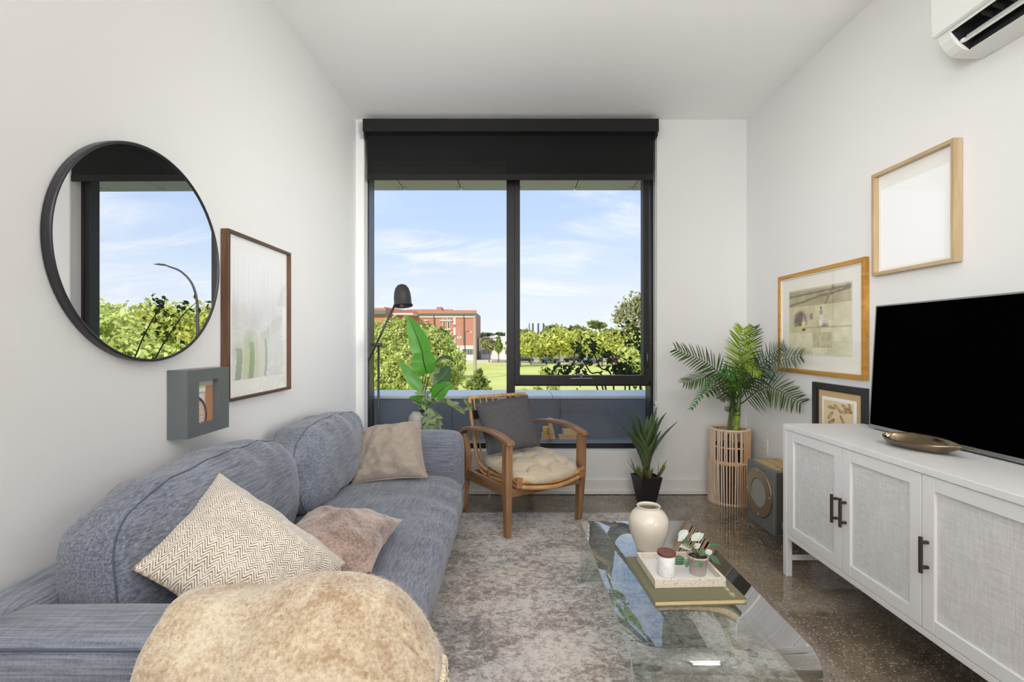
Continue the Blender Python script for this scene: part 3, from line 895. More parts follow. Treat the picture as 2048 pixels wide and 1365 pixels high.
# the dark-leaved shrub close outside
sh = thing('dark_shrub', 'dark-leaved shrub with thin bare twigs close outside the right pane', 'bush', (2.0, 8.0, GZ))
tw = MB(); lp_ = []
def stem(pxs, Y, r=0.018, nl=30, spread=0.09):
    pts = [P(x, y, Y) if not isinstance(x, tuple) else Vector(x) for x, y in pxs]
    sp = spl([Vector((1.75, Y + .3, GZ + 0.4))] + pts, 6)
    tw.tube(sp, [r * (1 - 0.75 * i / len(sp)) for i in range(len(sp))], 5)
    s2 = sp[len(sp) // 3:]
    for _ in range(nl):
        i = int(len(s2) * (0.3 + 0.7 * rng.random())); p = s2[min(len(s2) - 1, i)]
        lp_.append(p + Vector((rng.gauss(0, spread), rng.gauss(0, spread), rng.gauss(0, spread))))
Ys = 7.6
for q in [[(1215, 800), (1180, 745), (1162, 715), (1155, 702)], [(1200, 800), (1150, 760), (1120, 742), (1108, 738)],
          [(1230, 800), (1200, 735), (1186, 702), (1190, 692)], [(1260, 800), (1235, 750), (1216, 712), (1204, 696)],
          [(1280, 800), (1262, 760), (1250, 745)], [(1300, 790), (1275, 752), (1240, 742)], [(1210, 800), (1168, 765), (1148, 745)],
          [(1310, 790), (1290, 720), (1262, 680), (1246, 664)], [(1320, 790), (1300, 690), (1285, 655)], [(1250, 800), (1245, 740), (1226, 715)]]:
    stem(q, Ys, nl=42 if q[0][0] >= 1310 else 34, spread=0.10 if q[0][0] >= 1310 else 0.08)
for q in [[(3.9, Ys, -.4), (3.5, Ys, 0.8), (3.05, Ys, 1.55), (2.75, Ys, 1.85)], [(4.0, Ys, -.2), (3.75, Ys, 1.0), (3.4, Ys, 1.7), (3.3, Ys, 1.85)]]:
    stem([(tuple(v), 0) for v in q], Ys, nl=26, spread=0.08)
obj('twigs', tw, M_twig, sh)
arr = np.array([tuple(v) for v in lp_])
rr_ = np.random.default_rng(9)
arr = np.repeat(arr, 2, axis=0) + rr_.normal(size=(len(arr) * 2, 3)) * 0.025
leaves_obj('crown', arr, rr_.normal(size=arr.shape), 0.062, ML_dark, sh, 9, 1.5)
# ------------------------------------------------------------------ rug
def f_rug(g, b, out):
    co = g.coord('Object')
    warp = g.noise(co, 26, 3)
    sep = g.add('ShaderNodeSeparateXYZ', i_0=co)
    mir = g.math('ABSOLUTE', g.math('SUBTRACT', g.math('MODULO', g.math('ADD', sep.outputs[0], 40.0), 0.44), 0.22))
    miry = g.math('ABSOLUTE', g.math('SUBTRACT', g.math('MODULO', g.math('ADD', sep.outputs[1], 40.0), 0.52), 0.26))
    cx = g.add('ShaderNodeCombineXYZ', i_0=g.math('ADD', mir, g.math('MULTIPLY', g.math('SUBTRACT', warp, .5), .035)),
               i_1=g.math('ADD', miry, g.math('MULTIPLY', g.math('SUBTRACT', warp, .5), .035)), i_2=0.0)
    v = g.voronoi(cx.outputs[0], 17, 'F1')
    ring = g.smooth(g.math('SINE', g.math('MULTIPLY', v, 26)), -0.3, 0.7)
    wear = g.noise(g.coord('Object', (1, 1.7, 1)), 2.6, 5, 0.6, 0.4)
    spots = g.noise(g.coord('Object', (1, 1.25, 1)), 24, 5, 0.7, 0.6)
    fine = g.noise(g.coord('Object', (120, 420, 100)), 1, 2)
    f = g.math('ADD', g.math('MULTIPLY', ring, 0.045), g.math('MULTIPLY', spots, 0.70))
    sp2 = g.noise(g.coord('Object', (1, 1.3, 1)), 62, 3, 0.6, 0.3)
    f = g.math('ADD', f, g.math('MULTIPLY', g.math('SUBTRACT', sp2, 0.5), 0.32))
    f = g.math('ADD', f, g.math('MULTIPLY', g.math('SUBTRACT', wear, 0.5), 0.55))
    f = g.math('ADD', f, g.math('MULTIPLY', g.math('SUBTRACT', fine, 0.5), 0.22))
    warm = g.noise(co, 1.6, 3)
    c_lo = g.mix(g.smooth(warm, .4, .6), C(132, 120, 117), C(144, 126, 114))
    c_hi = g.mix(g.smooth(warm, .35, .65), C(216, 211, 206), C(220, 210, 200))
    c = g.mix(g.smooth(f, 0.22, 0.50), c_lo, c_hi)
    g.put(b.inputs['Base Color'], c)
    g.put(b.inputs['Normal'], g.bump(g.math('ADD', fine, spots), 0.35, 0.004))
    b.inputs['Sheen Weight'].default_value = 0.2
M_rug = mat('rug_pile', rough=0.95, fn=f_rug)
RUGZ = 0.009
tag(obj('rug', MB().box((-0.36, 0.15, 0.0005), (1.02, 3.30, RUGZ)), M_rug, bevel=0.003),
    'large faded oriental-style rug in taupe and grey on the concrete floor', 'rug')

# ------------------------------------------------------------------ sofa
DEN1, DEN2 = C(60, 64, 76), C(150, 155, 168)
M_sofa = mat('denim_fabric', rough=0.9, fn=fabric(DEN1, DEN2, 1.5, 0.45, (0.7, 0.35, 0.2), .22, .80))
M_sofaY = mat('denim_fabric_lengthwise', rough=0.9, fn=fabric(DEN1, DEN2, 1.5, 0.45, (0.2, 0.75, 0.15), .22, .80))
M_sofaZ = mat('denim_fabric_upright', rough=0.9, fn=fabric(DEN1, DEN2, 1.0, 0.45, (0.15, 0.35, 0.7)))
M_seam = mat('denim_seam', C(84, 91, 108), 0.9)
SX0, SX1 = -1.195, -0.31          # back / front
SY_0, SY_1 = 0.905, 3.15           # near / far outer faces
AZ = 0.62
sofa = thing('sofa', 'slate blue denim three-seat sofa along the left wall', 'sofa', (-0.75, 2.0, 0))
bm_ = MB().box((SX0 + .02, SY_0 + .02, 0.10), (SX1 - 0.005, SY_1 - .02, 0.30))
obj('base', bm_, M_sofaY, sofa, bevel=0.02, bseg=3)
ln = lambda q, p: q + Vector((0, 0, 0.004 * nz(q, 5, 3)))
obj('arm', rbox(((SX1 - SX0) / 2, 0.083, 0.265), 9, (24, 6, 8), ln, ((SX0 + SX1) / 2, SY_0 + 0.083, 0.355)), M_sofa, sofa)
obj('arm', rbox(((SX1 - SX0) / 2, 0.085, 0.265), 9, (24, 6, 8), ln, ((SX0 + SX1) / 2, SY_1 - 0.085, 0.355)), M_sofa, sofa)
obj('back_frame', rbox((0.075, (SY_1 - SY_0) / 2 - .02, 0.27), 10, (5, 36, 8), ln, (SX0 + 0.075, (SY_0 + SY_1) / 2, 0.365)), M_sofaY, sofa)
# arm seams
for y in (SY_0 + 0.004, SY_0 + 0.156):
    obj('seam', MB().tube([(SX0 + .05, y, AZ - 0.012), (SX1 - .04, y, AZ - 0.012)], 0.0028, 6), M_seam, sofa, smooth=True)
for x in (-1.1, -0.40):
    for y in (SY_0 + .10, SY_1 - .10):
        obj('foot', MB().tube([(x, y, 0), (x, y, 0.105)], [0.018, 0.024], 10), M_black, sofa)
# seat cushion: one long pad, tufted, creased over the front edge
def seat_w(q, p):
    y = q.y; x = q.x
    top = max(0, p.z); fr = max(0, p.x)
    dz = 0.012 * nz((x * 1.3, y * 1.3, 0), 2.2, 11) + 0.006 * nz((x, y, 0), 7, 2)
    crease = math.sin(y * 30 + 2.5 * nz((x, y, 0), 3, 4)) * 0.0055 + 0.006 * nz((x * .6, y * 2.2, 0), 9, 8)
    dz += crease * (max(0, fr) ** 2)
    tuft = 0
    for ty in (-0.62, -0.1, 0.42, 0.85):
        tuft += math.exp(-((y - ty) ** 2 + (x - 0.02) ** 2) / 0.006)
    dz -= 0.016 * tuft
    dome = 0.022 * (1 - p.y ** 2) * (1 - 0.6 * p.x ** 2)
    return Vector((q.x + fr * (0.012 * nz((0, y, q.z), 4, 6) + crease * 0.6), q.y, q.z + top * (dz + dome) + 0.4 * crease * fr))
seat = rbox((0.40, 0.908, 0.075), 5, (26, 110, 8), seat_w, (-0.665, 2.026, 0.325))
obj('seat_cushion', seat, M_sofaY, sofa)
sm_ = MB()
sm_.tube([(-0.285, 1.13 + i * 0.18, 0.345 + 0.006 * math.sin(i * 2)) for i in range(11)], 0.0026, 5)
obj('seam', sm_, M_seam, sofa, smooth=True)
# back cushions, leaning back a little
def back_cushion(y0, y1, sd, topz, lean, t=0.115, x0=-0.985):
    hy = (y1 - y0) / 2; hz = (topz - 0.40) / 2
    Mx = Matrix.Rotation(-lean, 4, 'Y')
    def wpf(q, p):
        puff = 0.035 * (1 - p.y ** 2) * (1 - p.z ** 2)
        n = 0.014 * nz(q, 4.0, sd) + 0.007 * nz(q, 9, sd + 2)
        wr = 0.008 * math.sin(q.y * 42 + 3 * nz(q, 4, sd)) * max(0, p.z) ** 2 * (0.4 + abs(nz(q, 3, sd)))
        drop = -0.035 * max(0, abs(p.y) - 0.55) * (1 if p.z > 0 else 0)
        return Vector((q.x + math.copysign(puff, p.x) * abs(p.x) + n * p.x + wr * p.x, q.y + 0.01 * nz(q, 5, sd + 9) * abs(p.y), q.z + n * p.z + wr + drop + 0.02 * (1 - p.y ** 2) * max(0, p.z)))
    c = Vector((x0, (y0 + y1) / 2, 0.40 + hz))
    mb = rbox((t, hy, hz), 4.2, (8, 46, 22), wpf, c, Mx)
    o = obj('back_cushion', mb, M_sofaY, sofa)
    # boxed-edge seam around the front face
    loop = []
    k = 4.2
    def pt(py, pz, pxv):
        r = (abs(pxv) ** k + abs(py) ** k + abs(pz) ** k) ** (1 / k)
        q = Vector((pxv / r * t, py / r * hy, pz / r * hz)); p = Vector((pxv, py, pz))
        return Mx @ wpf(q, p) + c
    m = 18
    for i in range(m): loop.append(pt(-1 + 2 * i / m, 1, 0.62))
    for i in range(m): loop.append(pt(1, 1 - 2 * i / m, 0.62))
    for i in range(m): loop.append(pt(1 - 2 * i / m, -1, 0.62))
    for i in range(m): loop.append(pt(-1, -1 + 2 * i / m, 0.62))
    obj('seam', MB().tube(loop, 0.0020, 5, closed=True), M_seam, o, smooth=True)
back_cushion(1.09, 2.015, 3.0, 0.815, R(7), 0.12, -0.985)
back_cushion(2.03, 2.965, 8.0, 0.785, R(8), 0.115, -0.995)

# ------------------------------------------------------------------ loose cushions
def f_herring(g, b, out):
    tcn = g.add('ShaderNodeTexCoord')
    s = g.add('ShaderNodeSeparateXYZ', i_0=tcn.outputs['UV'])
    wob = g.noise(g.coord('Object'), 14, 2)
    u = s.outputs[0]; v = s.outputs[1]
    tri = g.math('PINGPONG', g.math('MULTIPLY', u, 15.0), 0.5)
    ph = g.math('ADD', g.math('MULTIPLY', v, 40.0), g.math('MULTIPLY', tri, 4.0))
    ph = g.math('ADD', ph, g.math('MULTIPLY', wob, 0.5))
    st = g.smooth(g.math('SINE', g.math('MULTIPLY', ph, 2 * PI)), -0.15, 0.75)
    fz = g.noise(g.coord('Object'), 90, 3)
    st = g.math('MULTIPLY', st, g.math('ADD', 0.45, g.math('MULTIPLY', g.smooth(fz, .3, .6), 0.5)))
    g.put(b.inputs['Base Color'], g.mix(st, C(224, 215, 202), C(112, 88, 64)))
    g.put(b.inputs['Normal'], g.bump(g.math('ADD', st, fz), 0.3, 0.003))
    b.inputs['Sheen Weight'].default_value = 0.3
M_herr = mat('herringbone_wool', rough=0.95, fn=f_herring)
def cushion(name, label, quad, thick, m, piping=0.0035, pm=None, **kw):
    mb, border, nr = pillow(*quad, thick, **kw)
    cen = sum((Vector(q) for q in quad), Vector()) / 4
    t = thing(name, label, 'cushion', (cen.x, cen.y, min(v.z for v in mb.v)))
    o = obj('cover', mb, m, t)
    if piping:
        obj('piping', MB().tube(border, piping, 6, closed=True), pm or m, t, smooth=True)
    return t, mb, nr
cushion('throw_cushion', 'cream and tan herringbone cushion slumped on the sofa behind the near arm',
        [(-0.89, 1.115, .665), (-0.53, 1.10, .44), (-0.475, 1.36, .565), (-0.895, 1.45, .80)], 0.10, M_herr, 0.003,
        n=44, bow=0.07, q=0.62, wr=0.010, seed=2.0)
def f_furc(c1, c2, sc_=(30, 30, 30)):
    def fn(g, b, out):
        n = g.noise(g.coord('Object', (1, 1, 1)), 9, 4, 0.65, 0.5)
        n2 = g.noise(g.coord('Object', sc_), 4, 3)
        f = g.math('ADD', g.math('MULTIPLY', n, 0.6), g.math('MULTIPLY', n2, 0.4))
        g.put(b.inputs['Base Color'], g.mix(g.smooth(f, .32, .66), c1, c2))
        g.put(b.inputs['Normal'], g.bump(n2, 0.5, 0.006))
        b.inputs['Sheen Weight'].default_value = 0.5
    return fn
M_fur = mat('brown_faux_fur', rough=0.95, fn=f_furc(C(98, 72, 58), C(180, 156, 144)))
def pile(mb, m, parent, n, length, width, seed, lay=(0, 0, 0), keep=None):
    """short fibres standing on a surface, as real slivers of geometry"""
    rg = np.random.default_rng(seed)
    V = np.array([tuple(v) for v in mb.v]); F = np.array([f for f in mb.f if len(f) == 4])
    a, b_, c, d = V[F[:, 0]], V[F[:, 1]], V[F[:, 2]], V[F[:, 3]]
    nr = np.cross(c - a, d - b_); ar = np.linalg.norm(nr, axis=1); nr /= ar[:, None] + 1e-12
    cen = V.mean(0)
    if keep is not None:
        k_ = keep((a + b_ + c + d) / 4, nr); a, b_, c, d, nr, ar = a[k_], b_[k_], c[k_], d[k_], nr[k_], ar[k_]
    i = rg.choice(len(ar), n, p=ar / ar.sum())
    u, v = rg.random((n, 1)), rg.random((n, 1))
    p = a[i] * (1 - u) * (1 - v) + b_[i] * u * (1 - v) + c[i] * u * v + d[i] * (1 - u) * v
    dr = nr[i] + rg.normal(size=(n, 3)) * 0.55 + np.array(lay); dr /= np.linalg.norm(dr, axis=1)[:, None]
    sd = np.cross(dr, rg.normal(size=(n, 3))); sd /= np.linalg.norm(sd, axis=1)[:, None]
    L = (length * (0.5 + rg.random((n, 1))))
    q = np.stack([p - sd * width, p + sd * width, p + dr * L], axis=1).reshape(-1, 3)
    off = np.array(ROOTLOC[parent.name])
    me = bpy.data.meshes.new('pile')
    me.vertices.add(3 * n); me.vertices.foreach_set('co', (q - off).astype(np.float32).ravel())
    me.loops.add(3 * n); me.loops.foreach_set('vertex_index', np.arange(3 * n, dtype=np.int32))
    me.polygons.add(n); me.polygons.foreach_set('loop_start', np.arange(0, 3 * n, 3, dtype=np.int32))
    me.materials.append(m); me.update(calc_edges=True)
    o = bpy.data.objects.new('pile', me); COL.objects.link(o); o.parent = parent; o['kind'] = 'stuff'
    return o
def orient_out(mb):
    """make face winding consistent so normals point outwards"""
    bmx = bmesh.new()
    vs = [bmx.verts.new(v) for v in mb.v]
    for f in mb.f: bmx.faces.new([vs[i] for i in f])
    bmesh.ops.recalc_face_normals(bmx, faces=bmx.faces); bmx.verts.index_update()
    mb.f = [tuple(v.index for v in f.verts) for f in bmx.faces]; bmx.free()
t, mb, nr = cushion('fur_cushion', 'brown faux-fur cushion lying flat on the sofa seat', 
        [(-0.76, 1.26, .56), (-0.44, 1.49, .475), (-0.44, 1.93, .475), (-0.745, 1.74, .575)], 0.075, M_fur, 0, n=32, bow=0.09, q=0.6, wr=0.012, seed=5.0)
orient_out(mb); pile(mb, M_fur, t, 16000, 0.008, 0.0007, 3, (0.3, -0.3, 0.0))
M_taupe = mat('taupe_cotton', rough=0.85, fn=fabric(C(138, 125, 113), C(166, 153, 140), 1.5, 0.2, (0.4, 0.4, 0.4)))
t, mb, nr = cushion('taupe_cushion', 'plain taupe cotton cushion propped against the far sofa arm',
        [(-0.885, 2.62, .41), (-0.475, 2.66, .435), (-0.555, 2.88, .715), (-0.93, 2.86, .675)], 0.105, M_taupe, 0.003, n=44, bow=0.07, q=0.6, wr=0.020, seed=7.5)
tas = MB(); rg_ = random.Random(2)
A, B = Vector((-0.475, 2.66, .435)), Vector((-0.555, 2.88, .715))
for i in range(22):
    p = A.lerp(B, 0.06 + 0.88 * i / 21) + Vector((-0.034 * math.sin(PI * (0.06 + .88 * i / 21)), 0, 0))
    tas.tube([p, p + Vector((0.008 + rg_.gauss(0, .002), -0.004, -0.006)), p + Vector((0.012 + rg_.gauss(0, .003), -0.006, -0.016))], [0.003, 0.0035, 0.002], 5)
obj('fringe', tas, mat('fringe_thread', C(150, 136, 120), 0.9), t, kind='stuff')

# ------------------------------------------------------------------ throw blanket over the near arm
M_throw = mat('camel_wool', rough=0.95, fn=f_furc(C(160, 130, 96), C(216, 202, 178)))
# cross-sections along the arm: from the far (seat) side over the top and down the near face
def throw_pt(u, v):
    x = -0.70 + u * 0.545                        # -0.70 .. -0.155
    e = max(0.0, (x + 0.36) / 0.205)             # beyond the front end of the arm
    l_ = max(0.0, (-0.60 - x) / 0.10)            # left rim thins out
    hump = 0.036 + 0.032 * math.exp(-((x + 0.36) / 0.17) ** 2) - 0.03 * e ** 2 - 0.012 * l_ ** 1.5
    hump += 0.004 * math.sin(u * 16 + 0.6)
    zt = AZ + 0.006 + hump - 0.075 * e ** 1.7
    yn = SY_0 - 0.022 - 0.035 * max(0, 1 - l_)   # near face plane of the cloth
    ctrl = [Vector((x, 1.115, zt - 0.19)), Vector((x, 1.105, zt - 0.075)), Vector((x, 1.065, zt - 0.015)), Vector((x, 1.0, zt)),
            Vector((x, 0.945, zt - 0.02)), Vector((x, yn + 0.005, zt - 0.085)), Vector((x, yn - 0.012, zt - 0.22)), Vector((x, yn - 0.016, 0.20))]
    k = v * (len(ctrl) - 1); i = min(int(k), len(ctrl) - 2); f = k - i
    a = ctrl[max(0, i - 1)]; b = ctrl[i]; c = ctrl[i + 1]; d = ctrl[min(len(ctrl) - 1, i + 2)]
    p = 0.5 * ((2 * b) + (c - a) * f + (2 * a - 5 * b + 4 * c - d) * f * f + (3 * b - a - 3 * c + d) * f ** 3)
    fold = 0.020 * math.sin(u * 15 + v * 2.2 + 1.4 * nz((u, v, 0), 3, 2)) * min(1, max(0, (v - .45) * 3)) * (0.25 + 0.75 * min(1, max(0, (u - .5) * 3)))
    fold += 0.016 * math.sin(u * 9 - v * 5) * e * min(1, v * 2)
    p += Vector((0.010 * nz((u, v, 1), 5, 1) + 0.04 * e * max(0, v - .6) * math.sin(v * 9), -fold - 0.012 * abs(nz((u, v, 0), 6, 4)), 0.012 * nz((u * 1.2, v, 0), 4, 7)))
    # the front end droops round the corner of the arm
    p.z -= 0.09 * max(0, e - 0.35) ** 2 * (1 if v < .6 else 0.4)
    p.y += 0.03 * max(0, e - .3) ** 1.5 * (1 if v > .55 else -0.2)
    return p
tb = MB(); tb.smooth = True
tb.grid(throw_pt, 64, 60)
th = thing('throw_blanket', 'fluffy camel wool throw draped over the near sofa arm', 'blanket', (-0.43, 0.97, 0.2))
obj('cloth', tb, M_throw, th, solid=0.012)
def upface(c, n): return np.ones(len(n), bool)
for i, f in enumerate(tb.f): pass
V0 = tb.v
# winding so fibres point away from the sofa
t0 = tb.f[len(tb.f) // 2]
n0 = (V0[t0[1]] - V0[t0[0]]).cross(V0[t0[2]] - V0[t0[0]])
if n0.z < 0 or n0.y > 0.9: tb.f = [f[::-1] for f in tb.f]
pile(tb, M_throw, th, 42000, 0.011, 0.0008, 8, (0.1, -0.1, -0.25))
fg = MB()
for i in range(30):   # twisted fringe strip along the front hem
    v = 0.05 + 0.9 * i / 29
    p = throw_pt(1.0, v); 
    fg.tube([p + Vector((-0.004, 0, 0)), p + Vector((0.010, -0.002, -0.010)), p + Vector((0.010 + rg_.gauss(0, .004), -0.004, -0.034))], [0.0035, 0.004, 0.0015], 5)
obj('fringe', fg, mat('throw_fringe', C(226, 212, 186), 0.95), th, kind='stuff')
# ------------------------------------------------------------------ left wall: mirror, print, shadow box
MYc, MZc, MR = 1.581, 1.4845, 0.353
mir = thing('round_mirror', 'large round mirror with a thin dark metal rim on the left wall', 'mirror', (XL + 0.001, MYc, MZc))
Mm = Matrix.Translation((XL + 0.004, MYc, MZc)) @ Matrix.Rotation(R(-0.4), 4, 'Z') @ Matrix.Rotation(R(90), 4, 'Y')
fm = MB(); fm.smooth = True
prof = [(MR - 0.009, 0.014), (MR - 0.009, 0.0255), (MR - 0.006, 0.0285), (MR - 0.002, 0.028), (MR, 0.024), (MR, 0.002), (MR - 0.009, 0.002), (MR - 0.009, 0.014)]
fm.lathe(prof, seg=96, M=Mm, cap=False)
obj('mirror_frame', fm, mat('gunmetal', C(62, 62, 66), 0.32, 0.6), mir)
gm = MB(); gm.lathe([(0.0, 0.0235), (MR - 0.008, 0.0235)], seg=96, M=Mm, cap=False)
bk = MB(); bk.lathe([(0, 0.004), (MR - 0.009, 0.004), (MR - 0.009, 0.0232), (0, 0.0232)], seg=64, M=Mm, cap=False)
obj('backing', bk, M_black, mir)
obj('mirror_glass', gm, mat('mirror_silver', (0.93, 0.94, 0.95), 0.0, 1.0), mir)

def walnut(): return wood(C(104, 74, 50), C(74, 50, 34), 2, 1.2)
M_wal = mat('walnut', rough=0.5, fn=walnut())
M_walY = mat('walnut_horizontal', rough=0.5, fn=wood(C(104, 78, 54), C(80, 58, 40), 1, 1.2))
M_paper = mat('mat_board', C(240, 238, 233), 0.9)
def f_col(g, b, out):
    a = g.add('ShaderNodeVertexColor'); a.layer_name = 'Col'
    g.put(b.inputs['Base Color'], a.outputs[0])
M_print = mat('printed_paper', rough=0.85, fn=f_col)

def frame_on_wall(t, side, y0, y1, z0, z1, wface, depth, m_v, m_h, inner=None, minner=None, gap=0.003):
    """four mitred frame rails on the left (side=-1) or right (side=+1) wall"""
    wx = XL if side < 0 else XR
    xa = wx - side * gap; xf = wx - side * depth
    names = []
    for (ya, yb, za, zb, ya2, yb2, za2, zb2, m_) in (
        (y0, y0, z0, z1, y0 + wface, y0 + wface, z0 + wface, z1 - wface, m_v),
        (y1, y1, z0, z1, y1 - wface, y1 - wface, z0 + wface, z1 - wface, m_v),
        (y0, y1, z1, z1, y0 + wface, y1 - wface, z1 - wface, z1 - wface, m_h),
        (y0, y1, z0, z0, y0 + wface, y1 - wface, z0 + wface, z0 + wface, m_h)):
        mb = MB()
        mb.hexa([(xa, ya, za), (xa, yb, zb), (xa, yb2, zb2), (xa, ya2, za2), (xf, ya, za), (xf, yb, zb), (xf, yb2, zb2), (xf, ya2, za2)])
        obj('frame_rail', mb, m_, t, bevel=0.0015)
def slab_x(x0, x1, y0, y1, z0, z1): return MB().box((x0, y0, z0), (x1, y1, z1))

# tree print in walnut frame
y0, y1, z0, z1 = 1.99, 2.553, 0.942, 1.673
t = thing('framed_print', 'tall walnut-framed pale print of misty green trees right of the round mirror', 'picture', (XL, (y0 + y1) / 2, z0))
frame_on_wall(t, -1, y0, y1, z0, z1, 0.013, 0.037, M_wal, M_walY)
obj('mat_board', slab_x(XL + 0.004, XL + 0.018, y0 + 0.012, y1 - 0.012, z0 + 0.012, z1 - 0.012), M_paper, t)
def p_trees(u, v):
    n = nz((u, v, 0), 3, 1); n2 = nz((u * 5, v, 0), 4, 2)
    base = 238 - 20 * math.exp(-((v - 0.52) / 0.16) ** 2) * (0.6 + n) - 12 * (1 - v)
    c = [base, base, base - 1]
    streak = 6 * nz((u * 40, v * 3, 0), 1, 3)
    c = [q + streak for q in c]
    if v < 0.42:
        k = min(1, (0.42 - v) * 5)
        yl = max(0, 1 - abs(u - 0.32) * 2.6 - abs(v - .14) * 1.6 + n * .3) * k
        c = [c[0] - 22 * yl, c[1] - 24 * yl, c[2] - 58 * yl]
    for (tx, w_, top, cr, cy, col) in ((0.09, .05, .25, .12, .22, (132, 152, 132)), (0.32, .045, .30, .16, .30, (138, 162, 132)), (0.60, .022, .32, .12, .36, (152, 172, 142))):
        if v < top and abs(u - tx - .03 * math.sin(v * 9)) < w_:
            c = [q * .35 + z * .65 for q, z in zip(c, col)]
        d = ((u - tx) / cr) ** 2 + ((v - cy) / (cr * .7)) ** 2
        if d < 1 and v > top - .16:
            a = .32 * (1 - d) + .14 * (n2 > 0)
            c = [q * (1 - a) + z * a for q, z in zip(c, (176, 196, 170))]
    return c
ph, pw_ = (z1 - z0), (y1 - y0)
painted('print', (XL + 0.0185, y0 + 0.055, z0 + 0.085), (0, pw_ - 0.11, 0), (0, 0, ph - 0.16), p_trees, 90, 120, M_print, t)
obj('glass', slab_x(XL + 0.022, XL + 0.024, y0 + 0.013, y1 - 0.013, z0 + 0.013, z1 - 0.013), M_picglass, t)

# deep square shadow box
y0, y1, z0, z1 = 1.682, 1.9285, 0.851, 1.0955
D = 0.0744; wy0, wy1, wz0, wz1 = 1.744, 1.862, 0.893, 1.053
t = thing('shadow_box_frame', 'deep square charcoal box frame with a small bicycle photo below the mirror', 'picture', (XL, (y0 + y1) / 2, z0))
M_char = mat('charcoal_lacquer', C(100, 105, 106), 0.3)
sb = MB()
for a, b in (((y0, z0), (y1, wz0)), ((y0, wz1), (y1, z1)), ((y0, wz0), (wy0, wz1)), ((wy1, wz0), (y1, wz1))):
    sb.box((XL + 0.002, a[0], a[1]), (XL + D, b[0], b[1]))
bmx = obj('box', sb, M_char, t)
def p_bike(u, v):
    c = [206, 184, 168]
    if u < .55: c = [222, 214, 208]
    if u > .62: c = [176, 128, 98]
    if v > .72 and u < .62:
        c = [226, 226, 228]
        if v > .80 and v < .9 and u > .2: c = [206, 214, 96]
    if v > .86 or (.68 < v < .72 and u < .6): c = [178, 170, 166]
    cx, cy, r_ = 0.02, 0.16, 0.46
    d = math.hypot((u - cx) * .72, v - cy)
    if v < .72:
        if abs(d - r_) < .035: c = [70, 72, 82]
        elif abs(d - r_ + .07) < .025: c = [214, 160, 130]
        elif d < r_ - .09:
            an = math.atan2(v - cy, (u - cx) * .72)
            if abs(math.sin(an * 15)) < .22: c = [128, 108, 100]
            else: c = [222, 198, 182] if u < .6 else [232, 212, 196]
    return c
painted('photo', (XL + 0.050, wy0 - 0.0, wz0 - 0.0), (0, wy1 - wy0, 0), (0, 0, wz1 - wz0), p_bike, 60, 80, M_print, t)

# ------------------------------------------------------------------ floor lamp
LY = 3.44
M_lamp = mat('lamp_black', C(48, 47, 47), 0.45)
pj = P(757, 691, LY)
t = thing('floor_lamp', 'black arm floor lamp with a dome shade in the window corner behind the sofa', 'lamp', (pj.x, LY, 0))
bs = MB(); bs.lathe([(0.12, 0.0), (0.125, 0.004), (0.125, 0.016), (0.118, 0.022), (0.02, 0.026), (0.0, 0.026)], (pj.x, LY, 0.0), 32)
obj('base', bs, M_lamp, t, smooth=True)
obj('pole', MB().tube([(pj.x, LY, 0.02), (pj.x, LY, pj.z + 0.005)], 0.0085, 12), M_lamp, t, smooth=True)
obj('joint', MB().tube([P(742, 690, LY - .02), P(764, 690, LY - .02)], 0.012, 12), M_lamp, t, smooth=True)
a, b = P(737, 722, LY - 0.02), P(792, 606, LY - 0.02)
obj('arm', MB().tube([a, b], 0.0075, 10), M_lamp, t, smooth=True)
sh_c = P(808, 613, LY)
axis = Vector((0.10, -0.16, -1)).normalized()
Mq = Matrix.Translation(P(806, 611.5, LY - .03)) @ axis.to_track_quat('-Z', 'Y').to_matrix().to_4x4()
sp_ = [(0.069, -0.006), (0.0695, 0.0), (0.062, 0.010), (0.0615, 0.05), (0.058, 0.09), (0.048, 0.125), (0.032, 0.146), (0.014, 0.154), (0.0, 0.155)]
inn = [(0.0, 0.150), (0.030, 0.140), (0.045, 0.122), (0.0555, 0.088), (0.059, 0.05), (0.060, 0.006), (0.067, -0.004), (0.069, -0.006)]
shb = MB(); shb.smooth = True; shb.lathe(inn + sp_[1:], seg=36, M=Mq, cap=False)
shade = obj('lamp_shade', shb, M_lamp, t)
cd = MB(); cd.tube(spl([a, P(737.5, 740, LY - .01), P(739, 790, LY), P(741, 806, LY), P(742.5, 830, LY), P(742, 870, LY), P(745, 960, LY), Vector((pj.x - .04, LY, 0.03))], 6), 0.0025, 6)
obj('cord', cd, M_lamp, t, smooth=True)

# ------------------------------------------------------------------ vases behind the far arm with foliage
VY = 3.42
M_vase = mat('matt_grey_ceramic', C(160, 159, 154), 0.6)
def vase(px_c, px_r, ytop, label, Y, neck=0.6):
    x = (px_c - 1024) / FPX * Y; r = px_r / FPX * Y; zt = P(0, ytop, Y).z
    t = thing('floor_vase', label, 'vase', (x, Y, 0))
    m = MB(); m.smooth = True
    m.lathe([(r * .8, 0), (r * .86, 0.005), (r, 0.10), (r, zt - 0.06), (r * .95, zt - 0.035), (r * .8, zt - 0.015), (r * neck, zt - 0.008), (r * neck, zt),
             (r * neck - .006, zt), (r * neck - .006, zt - 0.05), (r * .8, zt - .09), (r * .8, .03), (0, .03)], (x, Y, 0), 32)
    obj('body', m, M_vase, t)
    return t, Vector((x, Y, zt)), r
va, vat, ra = vase(834.5, 17.5, 825, 'tall matt grey vase behind the far sofa arm, left of the two', VY)
vb, vbt, rb = vase(863.5, 12.2, 834, 'smaller matt grey vase behind the far sofa arm, with a looped handle', VY - 0.02)
